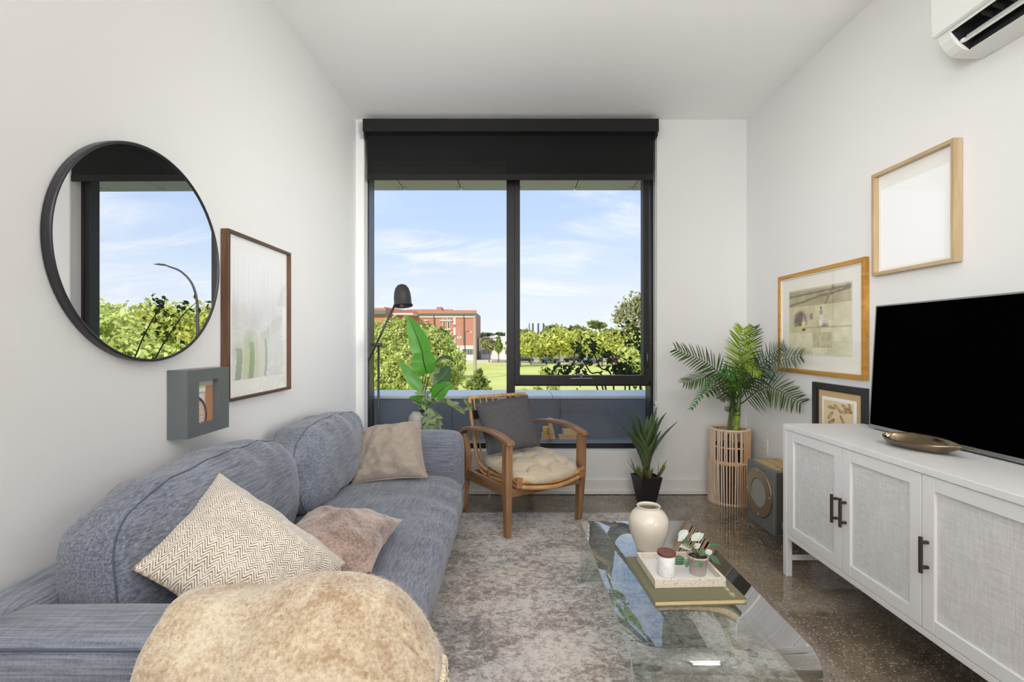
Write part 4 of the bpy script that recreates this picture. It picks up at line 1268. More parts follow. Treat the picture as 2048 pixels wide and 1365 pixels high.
hd = MB(); hd.tube(spl([P(868, 853, VY - .05), P(873, 850.5, VY - .055), P(879, 852, VY - .055), P(881, 858, VY - .05), P(882.5, 866, VY - .05), P(880, 880, VY - .05)], 5), 0.006, 8)
obj('handle', hd, mat('green_glaze', C(90, 110, 92), 0.3), vb, smooth=True)

def f_bird(c1, c2, rib=C(34, 40, 26), ribw=0.035):
    def fn(g, b, out):
        tcn = g.add('ShaderNodeTexCoord'); s = g.add('ShaderNodeSeparateXYZ', i_0=tcn.outputs['UV'])
        d = g.math('ABSOLUTE', g.math('SUBTRACT', s.outputs[1], 0.5))
        n = g.noise(g.coord('Object'), 18, 3)
        vein = g.math('PINGPONG', g.math('ADD', g.math('MULTIPLY', s.outputs[0], 9.0), g.math('MULTIPLY', d, -3.0)), 0.5)
        col = g.mix(n, c1, c2)
        col = g.mix(g.math('MULTIPLY', g.smooth(vein, 0.05, 0.0), 0.35), col, rib)
        col = g.mix(g.smooth(d, ribw, ribw * .5), col, rib)
        g.put(b.inputs['Base Color'], col)
        t_ = g.add('ShaderNodeBsdfTranslucent'); g.put(t_.inputs[0], g.mix(0.5, col, C(110, 190, 60)))
        mx = g.add('ShaderNodeMixShader', i_0=0.42, i_1=b.outputs[0], i_2=t_.outputs[0])
        g.nt.links.new(mx.outputs[0], out.inputs[0])
    return fn
M_bird = mat('banana_leaf', rough=0.35, fn=f_bird(C(70, 140, 44), C(104, 172, 62)))
M_birdD = mat('banana_leaf_back', rough=0.3, fn=f_bird(C(60, 84, 62), C(84, 108, 84), C(120, 140, 110)))
M_stem = mat('dark_stem', C(40, 42, 28), 0.5)
t = thing('large_leaf_plant', 'broad-leaved artificial plant standing in the left grey vase', 'plant', tuple(vat - Vector((0, 0, 0.12))))
toward = Vector((0.05, -1, 0.1))
# (base px, tip px, depth base, depth tip, width px, normal, bend, material)
LV = [((850, 727), (815, 632), 3.40, 3.40, 40, toward, (0.028, -0.02, 0.0), 0),
      ((854, 748), (845, 706), 3.36, 3.36, 48, Vector((0, -1, .15)), (0.0, -0.06, 0.0), 0),
      ((845, 785), (799, 722), 3.37, 3.36, 25, Vector((0.3, -1, 0.2)), (0.004, -0.02, -0.01), 0),
      ((866, 735), (909, 726), 3.42, 3.36, 20, Vector((0.0, -0.45, 1)), (0.0, 0, 0.10), 1),
      ((869, 768), (899, 733), 3.40, 3.36, 38, Vector((-0.2, -1, 0.3)), (0.03, -0.01, 0.0), 1),
      ((866, 799), (903, 767), 3.36, 3.34, 33, Vector((-0.1, -1, 0.2)), (-0.006, -0.02, 0.02), 0),
      ((852, 812), (817, 799), 3.37, 3.33, 20, Vector((0.1, -.6, 1)), (0.0, 0, 0.05), 0)]
root = vat + Vector((0.02, -.005, -0.10))
for li_, (bp, tp, yb, yt, wpx, nr, bd, mi) in enumerate(LV):
    m = MB(); m.smooth = True
    b0, t0 = P(*bp, yb), P(*tp, yt)
    blade(m, b0, t0, wpx / FPX * yb, nr, bd, 14, 0.16, wav=0.05, nv=6, prof=(lambda q: math.sin(PI * min(1, .05 + q * .86)) ** .45) if li_ == 1 else (lambda q: min(1, (q * 3.2 + .08)) ** .7 * (1 - max(0, q - .45) / .55) ** .62 if q < 1 else 0))
    lf = obj('leaf', m, (M_bird, M_birdD)[mi], t)
    sp2 = bez(root, Vector((root.x * .7 + b0.x * .3, (root.y + b0.y) / 2, root.z * .25 + b0.z * .75 - .03)), b0, 10)
    obj('stalk', MB().tube(sp2, [0.005 - 0.0025 * i / 10 for i in range(11)], 6), M_stem, t, smooth=True)
def f_sage(g, b, out):
    n = g.noise(g.coord('Object'), 22, 3)
    col = g.mix(n, C(112, 136, 92), C(168, 182, 132))
    g.put(b.inputs['Base Color'], col)
    t_ = g.add('ShaderNodeBsdfTranslucent'); g.put(t_.inputs[0], col)
    mx = g.add('ShaderNodeMixShader', i_0=0.35, i_1=b.outputs[0], i_2=t_.outputs[0])
    g.nt.links.new(mx.outputs[0], out.inputs[0])
M_sage = mat('sage_leaf', rough=0.6, fn=f_sage)
t = thing('trailing_sprig', 'grey-green trailing leaf sprig spilling out of the right grey vase', 'plant', tuple(vbt - Vector((0, 0, 0.05))))
rs = random.Random(12)
def pxl(q, Y): return [P(x, y, Y + dy) for x, y, dy in q]
sprigs = [[(863, 832, 0), (862, 800, -.02), (868, 765, -.03), (874, 742, -.03)],
          [(863, 832, 0), (855, 806, -.05), (848, 792, -.07)],
          [(863, 832, 0), (876, 806, -.05), (900, 812, -.07), (922, 824, -.08), (936, 812, -.08)],
          [(863, 832, 0), (858, 822, -.07), (857, 838, -.10), (858, 852, -.10)],
          [(863, 832, 0), (866, 820, -.07), (872, 838, -.09), (874, 846, -.09)],
          [(863, 832, 0), (846, 812, -.05), (840, 806, -.06)]]
for q in sprigs:
    sp2 = spl(pxl(q, VY), 6)
    obj('stalk', MB().tube(sp2, 0.0022, 5), M_sage, t, smooth=True)
    n = len(sp2); kn = max(3, n // 3)
    for i in range(kn):
        p = sp2[min(n - 1, int(n * (0.3 + 0.7 * i / (kn - 1)) ))]
        for s in (-1, 1):
            tg = (sp2[-1] - sp2[-3]).normalized()
            d = Vector((s * 0.8 + rs.gauss(0, .3), -0.3 + rs.gauss(0, .3), rs.gauss(-0.1, .4)))
            d = (d + tg * 0.7).normalized()
            L_ = rs.uniform(0.045, 0.075)
            m = MB(); m.smooth = True
            blade(m, p, p + d * L_, L_ * .5, Vector((rs.gauss(0, .5), -1, rs.gauss(.3, .5))), Vector((0, 0, 0.012)), 6, 0.2)
            obj('leaf', m, M_sage, t)

# ------------------------------------------------------------------ armchair
M_teak = mat('brown_teak', rough=0.42, fn=wood(C(164, 124, 88), C(126, 90, 60), 2, 0.9))
M_teakY = mat('brown_teak_rail', rough=0.42, fn=wood(C(164, 124, 88), C(126, 90, 60), 1, 0.9))
M_teakX = mat('brown_teak_front', rough=0.42, fn=wood(C(164, 124, 88), C(126, 90, 60), 0, 0.9))
M_ratt = mat('rattan_pole', rough=0.4, fn=wood(C(212, 172, 116), C(178, 132, 80), 2, 0.6))
M_wrap = mat('rattan_binding', rough=0.5, fn=wood(C(176, 128, 82), C(140, 96, 58), 0, 1.5))
F0 = Vector((-0.027, 2.857, RUGZ))
ang = math.atan2(0.534, 0.845)
ac = thing('armchair', 'teak armchair with curved arms and a rattan pole seat in front of the window', 'armchair', tuple(F0), ang)
Wd, Dp = 0.58, 0.55
Mloc = Matrix.Translation(F0) @ Matrix.Rotation(ang, 4, 'Z')
def quadpost(mb, cs):
    """stack of rectangular sections: (cx, cy, z, wx, wy)"""
    vs = []
    for (cx, cy, z, wx, wy) in cs:
        vs += [(cx - wx / 2, cy - wy / 2, z), (cx + wx / 2, cy - wy / 2, z), (cx + wx / 2, cy + wy / 2, z), (cx - wx / 2, cy + wy / 2, z)]
    fs = [(3, 2, 1, 0)]
    n = len(cs)
    for i in range(n - 1):
        for k in range(4):
            k2 = (k + 1) % 4
            fs.append((i * 4 + k, i * 4 + k2, i * 4 + 4 + k2, i * 4 + 4 + k))
    fs.append(tuple((n - 1) * 4 + k for k in range(4)))
    mb.add(vs, fs); return mb
for s, x in ((0, 0.0), (1, Wd)):
    d = 1 if s == 0 else -1
    q = quadpost(MB(), [(x + .012 * d, 0.02, 0, .034, .036), (x + .006 * d, 0.012, .16, .042, .044), (x, 0.005, .34, .047, .052), (x, 0.0, .572, .044, .052)])
    obj('leg', q, M_teak, ac, local=True, bevel=0.003)
    q = quadpost(MB(), [(x + .006 * d, Dp + 0.055, 0 if True else 0, .034, .036), (x + .004 * d, Dp + 0.02, .17, .040, .046), (x, Dp - .015, .33, .044, .058), (x, Dp - .02, .40, .042, .058), (x, Dp + .025, .545, .034, .046)])
    for i, v in enumerate(q.v):
        if v.z == 0: v.z = -RUGZ + 0.0005      # the rear legs stand on the bare floor beyond the rug
    obj('leg', q, M_teak, ac, local=True, bevel=0.003)
    # arm board: arched
    am = MB(); pts = spl([(0, Dp + .075, .537), (0, Dp - .02, .583), (0, .38, .607), (0, .22, .618), (0, .09, .606), (0, -.045, .577)], 6)
    nn = len(pts); vs = []; fs = []
    for i, p in enumerate(pts):
        u = i / (nn - 1); wd = 0.052 + 0.010 * math.sin(PI * u)
        vs += [(x - wd / 2, p.y, p.z - .012), (x + wd / 2, p.y, p.z - .012), (x + wd / 2, p.y, p.z + .012), (x - wd / 2, p.y, p.z + .012)]
    fs.append((0, 1, 2, 3)); fs.append(tuple((nn - 1) * 4 + k for k in (3, 2, 1, 0)))
    for i in range(nn - 1):
        for k in range(4):
            k2 = (k + 1) % 4; fs.append((i * 4 + k, i * 4 + k2, i * 4 + 4 + k2, i * 4 + 4 + k))
    am.add(vs, fs)
    obj('arm', am, M_teakY, ac, local=True, bevel=0.005)
    obj('side_rail', MB().hexa([(x - .013, .02, .252), (x + .013, .02, .252), (x + .013, Dp - .02, .235), (x - .013, Dp - .02, .235),
                                (x - .013, .02, .314), (x + .013, .02, .314), (x + .013, Dp - .02, .305), (x - .013, Dp - .02, .305)]), M_teakY, ac, local=True, bevel=0.003)
obj('front_rail', MB().box((0.02, -0.008, .245), (Wd - .02, 0.018, .298)), M_teakX, ac, local=True, bevel=0.003)
obj('rear_rail', MB().box((0.02, Dp - .03, .235), (Wd - .02, Dp - .005, .29)), M_teakX, ac, local=True, bevel=0.003)
# rattan shell: J-curved side poles, two front poles bowed forward, top pole, spindles
def sidepole(x, dz, xi):
    return spl([(x + xi * .0, -.03, .335 + dz), (x, .12, .325 + dz), (x, .28, .315 + dz), (x, .40, .325 + dz), (x, .475, .375 + dz * .6), (x, .52, .50), (x, .565, .66), (x, .60, .775)], 7)
for s, x in ((0, 0.050), (1, Wd - 0.050)):
    obj('rattan_side_pole', MB().tube(sidepole(x, 0.012, 0), 0.0135, 10), M_ratt, ac, local=True, smooth=True)
    lower = [p for p in sidepole(x, -0.020, 0) if p.y < .46 and p.z < .37]
    obj('rattan_side_pole', MB().tube(lower, 0.0125, 10), M_ratt, ac, local=True, smooth=True)
    for yb in (0.10, 0.30):
        bw = MB().tube([(x, yb - .012, .323 - (yb - .1) * .06), (x, yb + .012, .321 - (yb - .1) * .06)], [0.034, 0.034], 12, flat=1.0)
        for v in bw.v: v.x = x + (v.x - x) * .5
        obj('binding', bw, M_wrap, ac, local=True, smooth=True)
for dz in (0.012, -0.022):
    obj('rattan_front_pole', MB().tube(spl([(0.045, -.025, .338 + dz), (.13, -.058, .325 + dz), (.29, -.085, .314 + dz), (.46, -.062, .325 + dz), (Wd - .02, -.038, .342 + dz)], 7), 0.0145, 10), M_ratt, ac, local=True, smooth=True)
for x in (0.062, Wd - .05):
    bw = MB().box((x - .024, -.052 if x < .3 else -.072, .298), (x + .024, -.01 if x < .3 else -.03, .366))
    obj('binding', bw, M_wrap, ac, local=True, bevel=0.012, bseg=3)
top = spl([(0.05, .60, .772), (.06, .602, .784), (.15, .604, .785), (Wd - .15, .604, .785), (Wd - .06, .602, .784), (Wd - .05, .60, .772)], 5)
obj('rattan_top_pole', MB().tube(top, 0.0135, 10), M_ratt, ac, local=True, smooth=True)
obj('rattan_cross_pole', MB().tube([(0.05, .525, .51), (Wd - .05, .525, .51)], 0.010, 8), M_ratt, ac, local=True, smooth=True)
for i in range(9):
    x = 0.085 + (Wd - .17) * i / 8
    obj('spindle', MB().tube(spl([(x, .40, .315), (x, .468, .37), (x, .515, .50), (x, .56, .66), (x, .598, .775)], 4), 0.0058, 7), M_ratt, ac, local=True, smooth=True)
for i in range(5):
    y = 0.06 + 0.08 * i
    obj('seat_cane', MB().tube([(0.05, y, .325 - y * .03), (Wd / 2, y, .312 - y * .03), (Wd - .05, y, .325 - y * .03)], 0.008, 7), M_ratt, ac, local=True, smooth=True)
st = MB().box((0.058, .535, .64), (0.10, .570, .70))
obj('back_strap', st, mat('black_strap', C(34, 34, 38), 0.8), ac, local=True, bevel=0.006)



# tufted seat cushion
M_cream = mat('cream_linen', rough=0.9, fn=fabric(C(190, 172, 144), C(222, 208, 184), 1.6, 0.25, (0.4, 0.4, 0.4)))
cc = Mloc @ Vector((Wd / 2, .178, .420))
sc_t = thing('seat_cushion', 'cream linen tufted seat pad tied on the rattan armchair', 'cushion', (cc.x, cc.y, cc.z - .05), ang)
tufts = [(a, b) for a in (-.155, 0.0, .155) for b in (-.13, .02, .15)]
def padw(q, p):
    d = 0
    for (a, b) in tufts:
        d += math.exp(-((q.x - a) ** 2 + (q.y - b) ** 2) / 0.0011) * 0.030
    seamd = 0
    for a in (-.155, 0, .155): seamd += math.exp(-((q.x - a) / .014) ** 2) * .012
    for b in (-.13, .02, .15): seamd += math.exp(-((q.y - b) / .014) ** 2) * .012
    up = max(0, p.z)
    puff = 0.018 * (1 - p.x ** 2 * .8) * (1 - p.y ** 2 * .8)
    bow = -0.030 * (1 - (q.x / .27) ** 2) * max(0, -p.y) * 1.0
    return Vector((q.x, q.y + bow, q.z + up * (puff - d - seamd) + .004 * nz(q, 12, 3) + 0.10 * (q.y + .1) - 0.010 * (1 - (q.x / .27) ** 2)))
pad = rbox((.268, .245, .046), 3.6, (54, 48, 6), padw)
obj('cover', pad, M_cream, sc_t, local=True)
pp_ = MB()
pl = []
for i in range(60):
    a = 2 * PI * i / 60; p = Vector((math.cos(a), math.sin(a), 0.02)); m_ = max(abs(p.x), abs(p.y)); p = Vector((p.x / m_, p.y / m_, .05))
    r_ = (abs(p.x) ** 3.6 + abs(p.y) ** 3.6) ** (1 / 3.6)
    q = Vector((p.x / r_ * .2685, p.y / r_ * .2355, 0.0)); pl.append(padw(q, p))
for p in pl: p.z -= .012
pp_.tube(pl, 0.003, 6, closed=True)
obj('piping', pp_, M_cream, sc_t, local=True, smooth=True)
for x in (-.20, .05):
    m = MB().tube(spl([(x, .19, -.03), (x + .006, .20, -.09), (x - .004, .19, -.20), (x - .010, .185, -.24)], 5), 0.003, 6)
    obj('tie', m, M_cream, sc_t, local=True, smooth=True)
# grey cushion against the back
def f_knit(g, b, out):
    v = g.voronoi(g.coord('Object'), 130)
    n = g.noise(g.coord('Object'), 30, 3)
    g.put(b.inputs['Base Color'], g.mix(g.math('ADD', g.math('MULTIPLY', v, .7), g.math('MULTIPLY', n, .4)), C(106, 102, 104), C(74, 72, 76)))
    g.put(b.inputs['Normal'], g.bump(v, 0.8, 0.006))
M_knit = mat('charcoal_boucle', rough=0.95, fn=f_knit)
L_ = lambda a, b, z: Mloc @ Vector((a, b, z))
cushion('grey_cushion', 'dark grey textured cushion leaning on the armchair back', 
        [P(976, 911, 3.05), P(1082, 893, 3.23), P(1055, 790, 3.46), P(950, 809, 3.28)], 0.09, M_knit, 0.0, n=34, bow=0.035, q=0.6, wr=0.006, seed=3.3)
# ------------------------------------------------------------------ potted agave
AX, AY = (1292.5 - 1024) / FPX * 3.50, 3.50
M_pot = mat('black_pot', C(34, 34, 36), 0.45)
M_soil = mat('soil', C(60, 46, 36), 0.95)
M_agave = mat('agave_leaf', rough=0.45, fn=f_bird(C(84, 106, 74), C(134, 150, 104), C(76, 98, 66), 0.02))
M_agaveS = mat('agave_leaf_small', rough=0.5, fn=f_bird(C(92, 104, 62), C(128, 134, 84), C(80, 90, 54), 0.02))
t = thing('potted_agave', 'spiky green agave in a tapered square black pot under the window corner', 'plant', (AX, AY, 0), R(14))
pm = MB()
tiers = [(.046, 0), (.05, .012), (.066, .10), (.078, .17), (.085, .21), (.079, .21), (.070, .16), (.0, .16)]
vs = []; fs = []
for r_, z in tiers:
    vs += [(-r_, -r_, z), (r_, -r_, z), (r_, r_, z), (-r_, r_, z)]
for i in range(len(tiers) - 1):
    for k in range(4):
        k2 = (k + 1) % 4; fs.append((i * 4 + k, i * 4 + k2, i * 4 + 4 + k2, i * 4 + 4 + k))
fs.append((3, 2, 1, 0)); pm.add(vs, fs)
obj('pot', pm, M_pot, t, local=True, bevel=0.003)
obj('soil', MB().box((-.074, -.074, .165), (.074, .074, .19)), M_soil, t, local=True)
obj('stem', MB().lathe([(.032, .185), (.034, .21), (.03, .24), (.02, .26), (0, .262)], seg=14), mat('reddish_stem', C(112, 52, 48), 0.7), t, local=True, smooth=True)
# big blades: tip pixel, width px, depth offset
invA = (Matrix.Translation((AX, AY, 0)) @ Matrix.Rotation(R(14), 4, 'Z')).inverted()
AG = [((1231, 841), -.10, 17), ((1253, 820), -.06, 17), ((1267, 815), .02, 15), ((1276, 825), -.04, 19), ((1243, 831), .06, 15), ((1245, 861), -.16, 20),
      ((1304, 826), .06, 15), ((1314, 815), .09, 14), ((1333, 826), .05, 17), ((1355, 845), -.04, 22), ((1317, 835), -.09, 24), ((1295, 832), .10, 14), ((1322, 863), -.12, 19), ((1262, 845), -.15, 20)]
for i, (tp, dy, wpx) in enumerate(AG):
    tip = P(*tp, AY + dy); 
    cen = Vector((AX, AY, .25 + .015 * (i % 4)))
    hd_ = Vector((tip.x - cen.x, tip.y - cen.y, 0)); L = (tip - cen).length
    base = cen + hd_.normalized() * .012
    m = MB(); m.smooth = True
    nrm = Vector((-hd_.x, -hd_.y, .3)) if hd_.length > .03 else Vector((0, -1, .3))
    blade(m, invA @ base, invA @ tip, wpx / FPX * AY * 1.25, invA.to_3x3() @ nrm, invA.to_3x3() @ (hd_ * -.24 + Vector((0, 0, .05 + .03 * (i % 3 - 1)))), 14, 0.35,
          prof=lambda q: (.55 + .45 * math.sin(min(1, q * 2.4) * PI / 2)) * (1 - q ** 1.8) ** .9)
    obj('leaf', m, M_agave, t, local=True, solid=0.003)
rs = random.Random(4)
for cx, cy, nb in ((-.055, -.03, 7), (.06, -.04, 7), (-.015, -.065, 8), (.03, .04, 5), (-.04, .05, 4)):
    for k in range(nb):
        an = rs.uniform(0, 2 * PI); sp_r = rs.uniform(.02, .07)
        b0 = Vector((cx, cy, .185)); tp = b0 + Vector((math.cos(an) * sp_r + cx * .5, math.sin(an) * sp_r * .6 + cy * .3, rs.uniform(.08, .165)))
        m = MB(); m.smooth = True
        blade(m, b0, tp, .016, Vector((math.cos(an) * -1, -1, .2)), Vector((cx * .3, 0, .02)), 6, 0.3, prof=lambda q: (1 - q ** 1.6))
        obj('leaf', m, M_agaveS, t, local=True)

# ------------------------------------------------------------------ stick basket with palm
BX_, BY_ = 1.628, 3.555
M_stick = mat('pale_stick', rough=0.6, fn=wood(C(226, 188, 150), C(206, 160, 118), 2, 0.8))
M_wstk = mat('white_washed_stick', rough=0.6, fn=wood(C(232, 214, 194), C(218, 190, 160), 2, 0.8))
t = thing('stick_basket', 'two-tier round planter basket of upright pale sticks in the corner', 'basket', (BX_, BY_, 0))
def ring(r, z, m_=.006):
    return MB().tube([(BX_ + r * math.cos(2 * PI * k / 48), BY_ + r * math.sin(2 * PI * k / 48), z) for k in range(48)], m_, 6, closed=True)
for r, z in ((.128, .535), (.128, .315), (.139, .300), (.139, .015), (.128, .42)):
    obj('hoop', ring(r, z), M_stick, t, smooth=True)
obj('rim', MB().lathe([(.118, .540), (.140, .540), (.142, .546), (.140, .552), (.118, .552), (.116, .546), (.118, .540)], (BX_, BY_, 0), 48, cap=False), M_wstk, t, smooth=True)
obj('rim', MB().lathe([(.130, .303), (.148, .303), (.148, .311), (.130, .311), (.130, .303)], (BX_, BY_, 0), 48, cap=False), M_stick, t, smooth=True)
rs = random.Random(6)
up = low = None
for tier, (n, r, za, zb) in enumerate(((46, .135, .305, .545), (52, .147, .0, .305))):
    base_o = None
    for k in range(n):
        an = 2 * PI * (k + .5) / n
        if base_o is None:
            m = MB().box((-.0042, -.0048, za), (.0042, .0048, zb))
            base_o = {}
        mk = 0 if (math.cos(an - R(205)) + rs.gauss(0, .25)) < .45 else 1
        loc = (r * math.cos(an), r * math.sin(an), rs.uniform(-.002, .0) * (0 if tier else 1)); rot = (rs.gauss(0, .008), rs.gauss(0, .008), an)
        if mk not in base_o:
            o = obj('stick', m, (M_stick, M_wstk)[mk], t, local=True, bevel=0.0012, bseg=1)
            o.location = loc; o.rotation_euler = rot; base_o[mk] = o
        else:
            share(base_o[mk], 'stick', t, loc, rot)

pt_ = thing('potted_palm', 'artificial areca palm with arching fronds standing inside the stick basket', 'plant', (BX_, BY_, 0.0))
m = MB().lathe([(.085, .002), (.09, .01), (.105, .40), (.110, .41), (.110, .43), (.100, .43), (.098, .40), (0, .40)], (BX_, BY_, 0), 28)
obj('pot', m, M_pot, pt_, smooth=True)
obj('soil', MB().lathe([(.10, .405), (.10, .435), (.05, .445), (0, .447)], (BX_, BY_, 0), 20), M_soil, pt_, smooth=True)
def f_palm(c1, c2, tr=.35, spec=.4):
    def fn(g, b, out):
        ge = g.add('ShaderNodeNewGeometry')
        col = g.mix(ge.outputs['Random Per Island'], c1, c2)
        g.put(b.inputs['Base Color'], col); b.inputs['Roughness'].default_value = spec
        t_ = g.add('ShaderNodeBsdfTranslucent'); g.put(t_.inputs[0], col)
        mx = g.add('ShaderNodeMixShader', i_0=tr, i_1=b.outputs[0], i_2=t_.outputs[0])
        g.nt.links.new(mx.outputs[0], out.inputs[0])
    return fn
M_p1 = mat('palm_bright', fn=f_palm(C(120, 150, 40), C(166, 190, 66)))
M_p2 = mat('palm_dark', fn=f_palm(C(58, 80, 40), C(92, 112, 56)))
M_p3 = mat('palm_bluish', fn=f_palm(C(62, 86, 66), C(104, 126, 98)))
M_p4 = mat('palm_fresh', fn=f_palm(C(52, 110, 44), C(90, 150, 66), spec=.22))
M_cane = mat('palm_cane', rough=0.4, fn=wood(C(110, 140, 50), C(150, 172, 60), 0, .6))
M_caneD = mat('palm_cane_dark', C(92, 104, 48), 0.5)
PYc = BY_ - 0.02
crownp = P(1478, 800, PYc)
trunk = spl([Vector((BX_ + .02, PYc, .43)), P(1474, 845, PYc), P(1475, 825, PYc), crownp], 5)
obj('cane', MB().tube(trunk[:11], [.021] * 11, 10), M_cane, pt_, smooth=True)
obj('cane', MB().tube([trunk[8], trunk[12], P(1482, 775, PYc)], [.022, .018, .009], 10), M_caneD, pt_, smooth=True)
for (x0, x1) in ((1460, 1466), (1466, 1471)):
    obj('cane', MB().tube(spl([Vector((BX_ - .02, PYc + .03, .43)), P(x0, 830, PYc + .03), P(x1 - 2, 790, PYc + .02), P(x1 + 6, 760, PYc)], 5), 0.010, 8), M_caneD, pt_, smooth=True)
rs = random.Random(17)
def frond(b, mid, tip, leng, n, up, m, stiff=.5, vee=.25, curl=0.0, wid=.0066, ang0=70):
    """pinnate leaf: rachis through three points, paired leaflets"""
    mb = MB(); mb.smooth = True
    sp = spl([b, mid, tip], 14); N_ = len(sp)
    mb.tube(sp, [.005 - .0038 * i / N_ for i in range(N_)], 5)
    up = Vector(up).normalized()
    for k in range(n):
        t = .16 + .84 * k / (n - 1); i = min(N_ - 2, int(t * (N_ - 1)))
        p = sp[i]; tg = (sp[i + 1] - sp[max(0, i - 1)]).normalized()
        sd = tg.cross(up).normalized(); nn = sd.cross(tg).normalized()
        L = leng * (math.sin(PI * min(1, .22 + .66 * t)) ** .8) * rs.uniform(.9, 1.08)
        a = R(ang0 - 24 * t + rs.gauss(0, 3))
        for s in (-1, 1):
            d = (tg * math.cos(a) + sd * s * math.sin(a) + nn * vee + Vector((rs.gauss(0, .03), rs.gauss(0, .03), rs.gauss(0, .03)))).normalized()
            e = p + d * L + Vector((0, 0, -stiff * L * .28)) + tg * curl * L
            blade(mb, p, e, wid * 2 * rs.uniform(.85, 1.1), nn + sd * s * .2, Vector((0, 0, stiff * L * .14)), 5, .3, nv=2,
                  prof=lambda q: min(1, .45 + q * 3) * (1 - q ** 2.2) ** .8)
    for v in mb.v:
        v.x = min(v.x, XR - .034); v.y = min(v.y, YB - .016)
    return obj('frond', mb, m, pt_)
Q = lambda x, y, d=0: P(x, y, PYc + d)
F_ = [  # base, mid, tip, leaflet length, n, up vector, material
    (Q(1478, 800), Q(1477, 735, -.12), Q(1486, 655, -.14), .185, 34, (.05, -1, .25), M_p1, .25, .10, 0),
    (Q(1476, 800), Q(1425, 735, -.05), Q(1348, 698, -.04), .155, 26, (-.1, -.85, .5), M_p2, .35, .12, 0),
    (Q(1475, 800), Q(1428, 757, -.12), Q(1366, 768, -.16), .14, 24, (-.1, -.6, .8), M_p2, .55, .1, 0),
    (Q(1476, 795), Q(1440, 748, -.22), Q(1380, 822, -.36), .085, 24, (-.75, -.35, .45), M_p4, .5, .15, 0),
    (Q(1480, 800), Q(1530, 735, -.26), Q(1606, 712, -.60),   .15, 26, (-.6, -.75, .3), M_p3, .4, .15, 0),
    (Q(1480, 795), Q(1520, 730, -.16), Q(1572, 690, -.42),   .13, 22, (-.6, -.75, .3), M_p3, .25, .2, 0),
    (Q(1480, 810), Q(1535, 776, -.30), Q(1606, 810, -.62),   .165, 28, (-.6, -.75, .3), M_p2, .35, .12, 0),
    (Q(1478, 790), Q(1485, 728, -.15), Q(1520, 750, -.26), .11, 20, (.2, -.7, .6), M_p1, .6, .1, 0),
    (Q(1477, 800), Q(1497, 720, -.05), Q(1508, 652, -.12), .12, 20, (-.2, -1, .3), M_p2, .3, .1, 0),
    (Q(1474, 810), Q(1440, 775, -.10), Q(1410, 790, -.20), .10, 16, (-.2, -.6, .7), M_p2, .5, .1, 0),
    (Q(1474, 815), Q(1458, 792, -.06), Q(1440, 800, -.12), .08, 12, (-.2, -.6, .7), M_p2, .5, .1, 0),
    (Q(1480, 800), Q(1466, 738, -.17), Q(1450, 752, -.27), .11, 18, (-.2, -.8, .5), M_p4, .6, .1, 0),
    (Q(1474, 830), Q(1466, 815, -.05), Q(1452, 822, -.08), .05, 8, (-.2, -.6, .7), M_p2, .4, .1, 0)]
for q in F_:
    frond(q[0], q[1], q[2], q[3], q[4], q[5], q[6], q[7], q[8], q[9])

# ------------------------------------------------------------------ speaker box and socket
SPX0, SPX1, SPY0, SPY1, SPZ = 1.600, 1.812, 2.905, 3.236, 0.402
def f_slate(g, b, out):
    n = g.noise(g.coord('Object'), 9, 5, .7)
    g.put(b.inputs['Base Color'], g.mix(n, C(96, 97, 98), C(134, 134, 134)))
M_slate = mat('grey_vinyl', rough=0.5, fn=f_slate)
M_slateD = mat('dark_grey_vinyl', C(84, 80, 74), 0.55)
M_brass = mat('brushed_bronze', C(170, 158, 132), 0.32, 0.9)
t = thing('speaker_cabinet', 'vintage grey speaker cabinet with a round metal baffle ring by the console', 'speaker', (SPX0, SPY0, 0))
obj('cabinet', MB().box((SPX0, SPY0, 0.0), (SPX1, SPY1, SPZ)), [M_slate], t, bevel=0.008, bseg=3)
obj('end_panel', MB().box((SPX0 + .018, SPY0 - .002, 0.012), (SPX1 - .01, SPY0 + .004, SPZ - .012)), M_slateD, t, bevel=0.0015)
obj('top_panel', MB().box((SPX0 + .022, SPY0 + .012, SPZ - .004), (SPX1 - .012, SPY1 - .035, SPZ + .003)), mat('worn_oak', rough=.6, fn=wood(C(206, 178, 126), C(176, 142, 92), 1, 1)), t, bevel=0.002)
hl = MB()
for yy in (.035, .085): hl.tube([(SPX0 + .07, SPY0 + yy, SPZ + .001), (SPX0 + .07, SPY0 + yy, SPZ + .0036)], .008, 12)
obj('hole', hl, M_dk, t)
cy_, cz_ = (SPY0 + SPY1) / 2 - .002, .222
Mx = Matrix.Translation((SPX0, cy_, cz_)) @ Matrix.Rotation(R(-90), 4, 'Y')
rg = MB(); rg.smooth = True
rg.lathe([(.090, .0), (.090, .010), (.0905, .0115), (.092, .012), (.093, .012), (.120, .0122), (.148, .012), (.1515, .012), (.1545, .0105), (.1555, .0095), (.156, .008), (.156, .0)], seg=56, M=Mx, cap=False)
obj('baffle_ring', rg, M_brass, t)
def f_cloth(g, b, out):
    wv = g.add('ShaderNodeTexWave'); wv.inputs['Scale'].default_value = 26; wv.bands_direction = 'Z'; wv.inputs['Distortion'].default_value = 1.2
    g.nt.links.new(g.coord('Object', (1, 1.4, 1)), wv.inputs[0])
    g.put(b.inputs['Base Color'], g.mix(wv.outputs[0], C(128, 126, 112), C(182, 182, 172)))
gr = MB(); gr.lathe([(0, .005), (.091, .005), (.091, .0), (0, .0)], seg=48, M=Mx, cap=False)
obj('grille_cloth', gr, mat('grille_cloth', rough=0.8, fn=f_cloth), t)
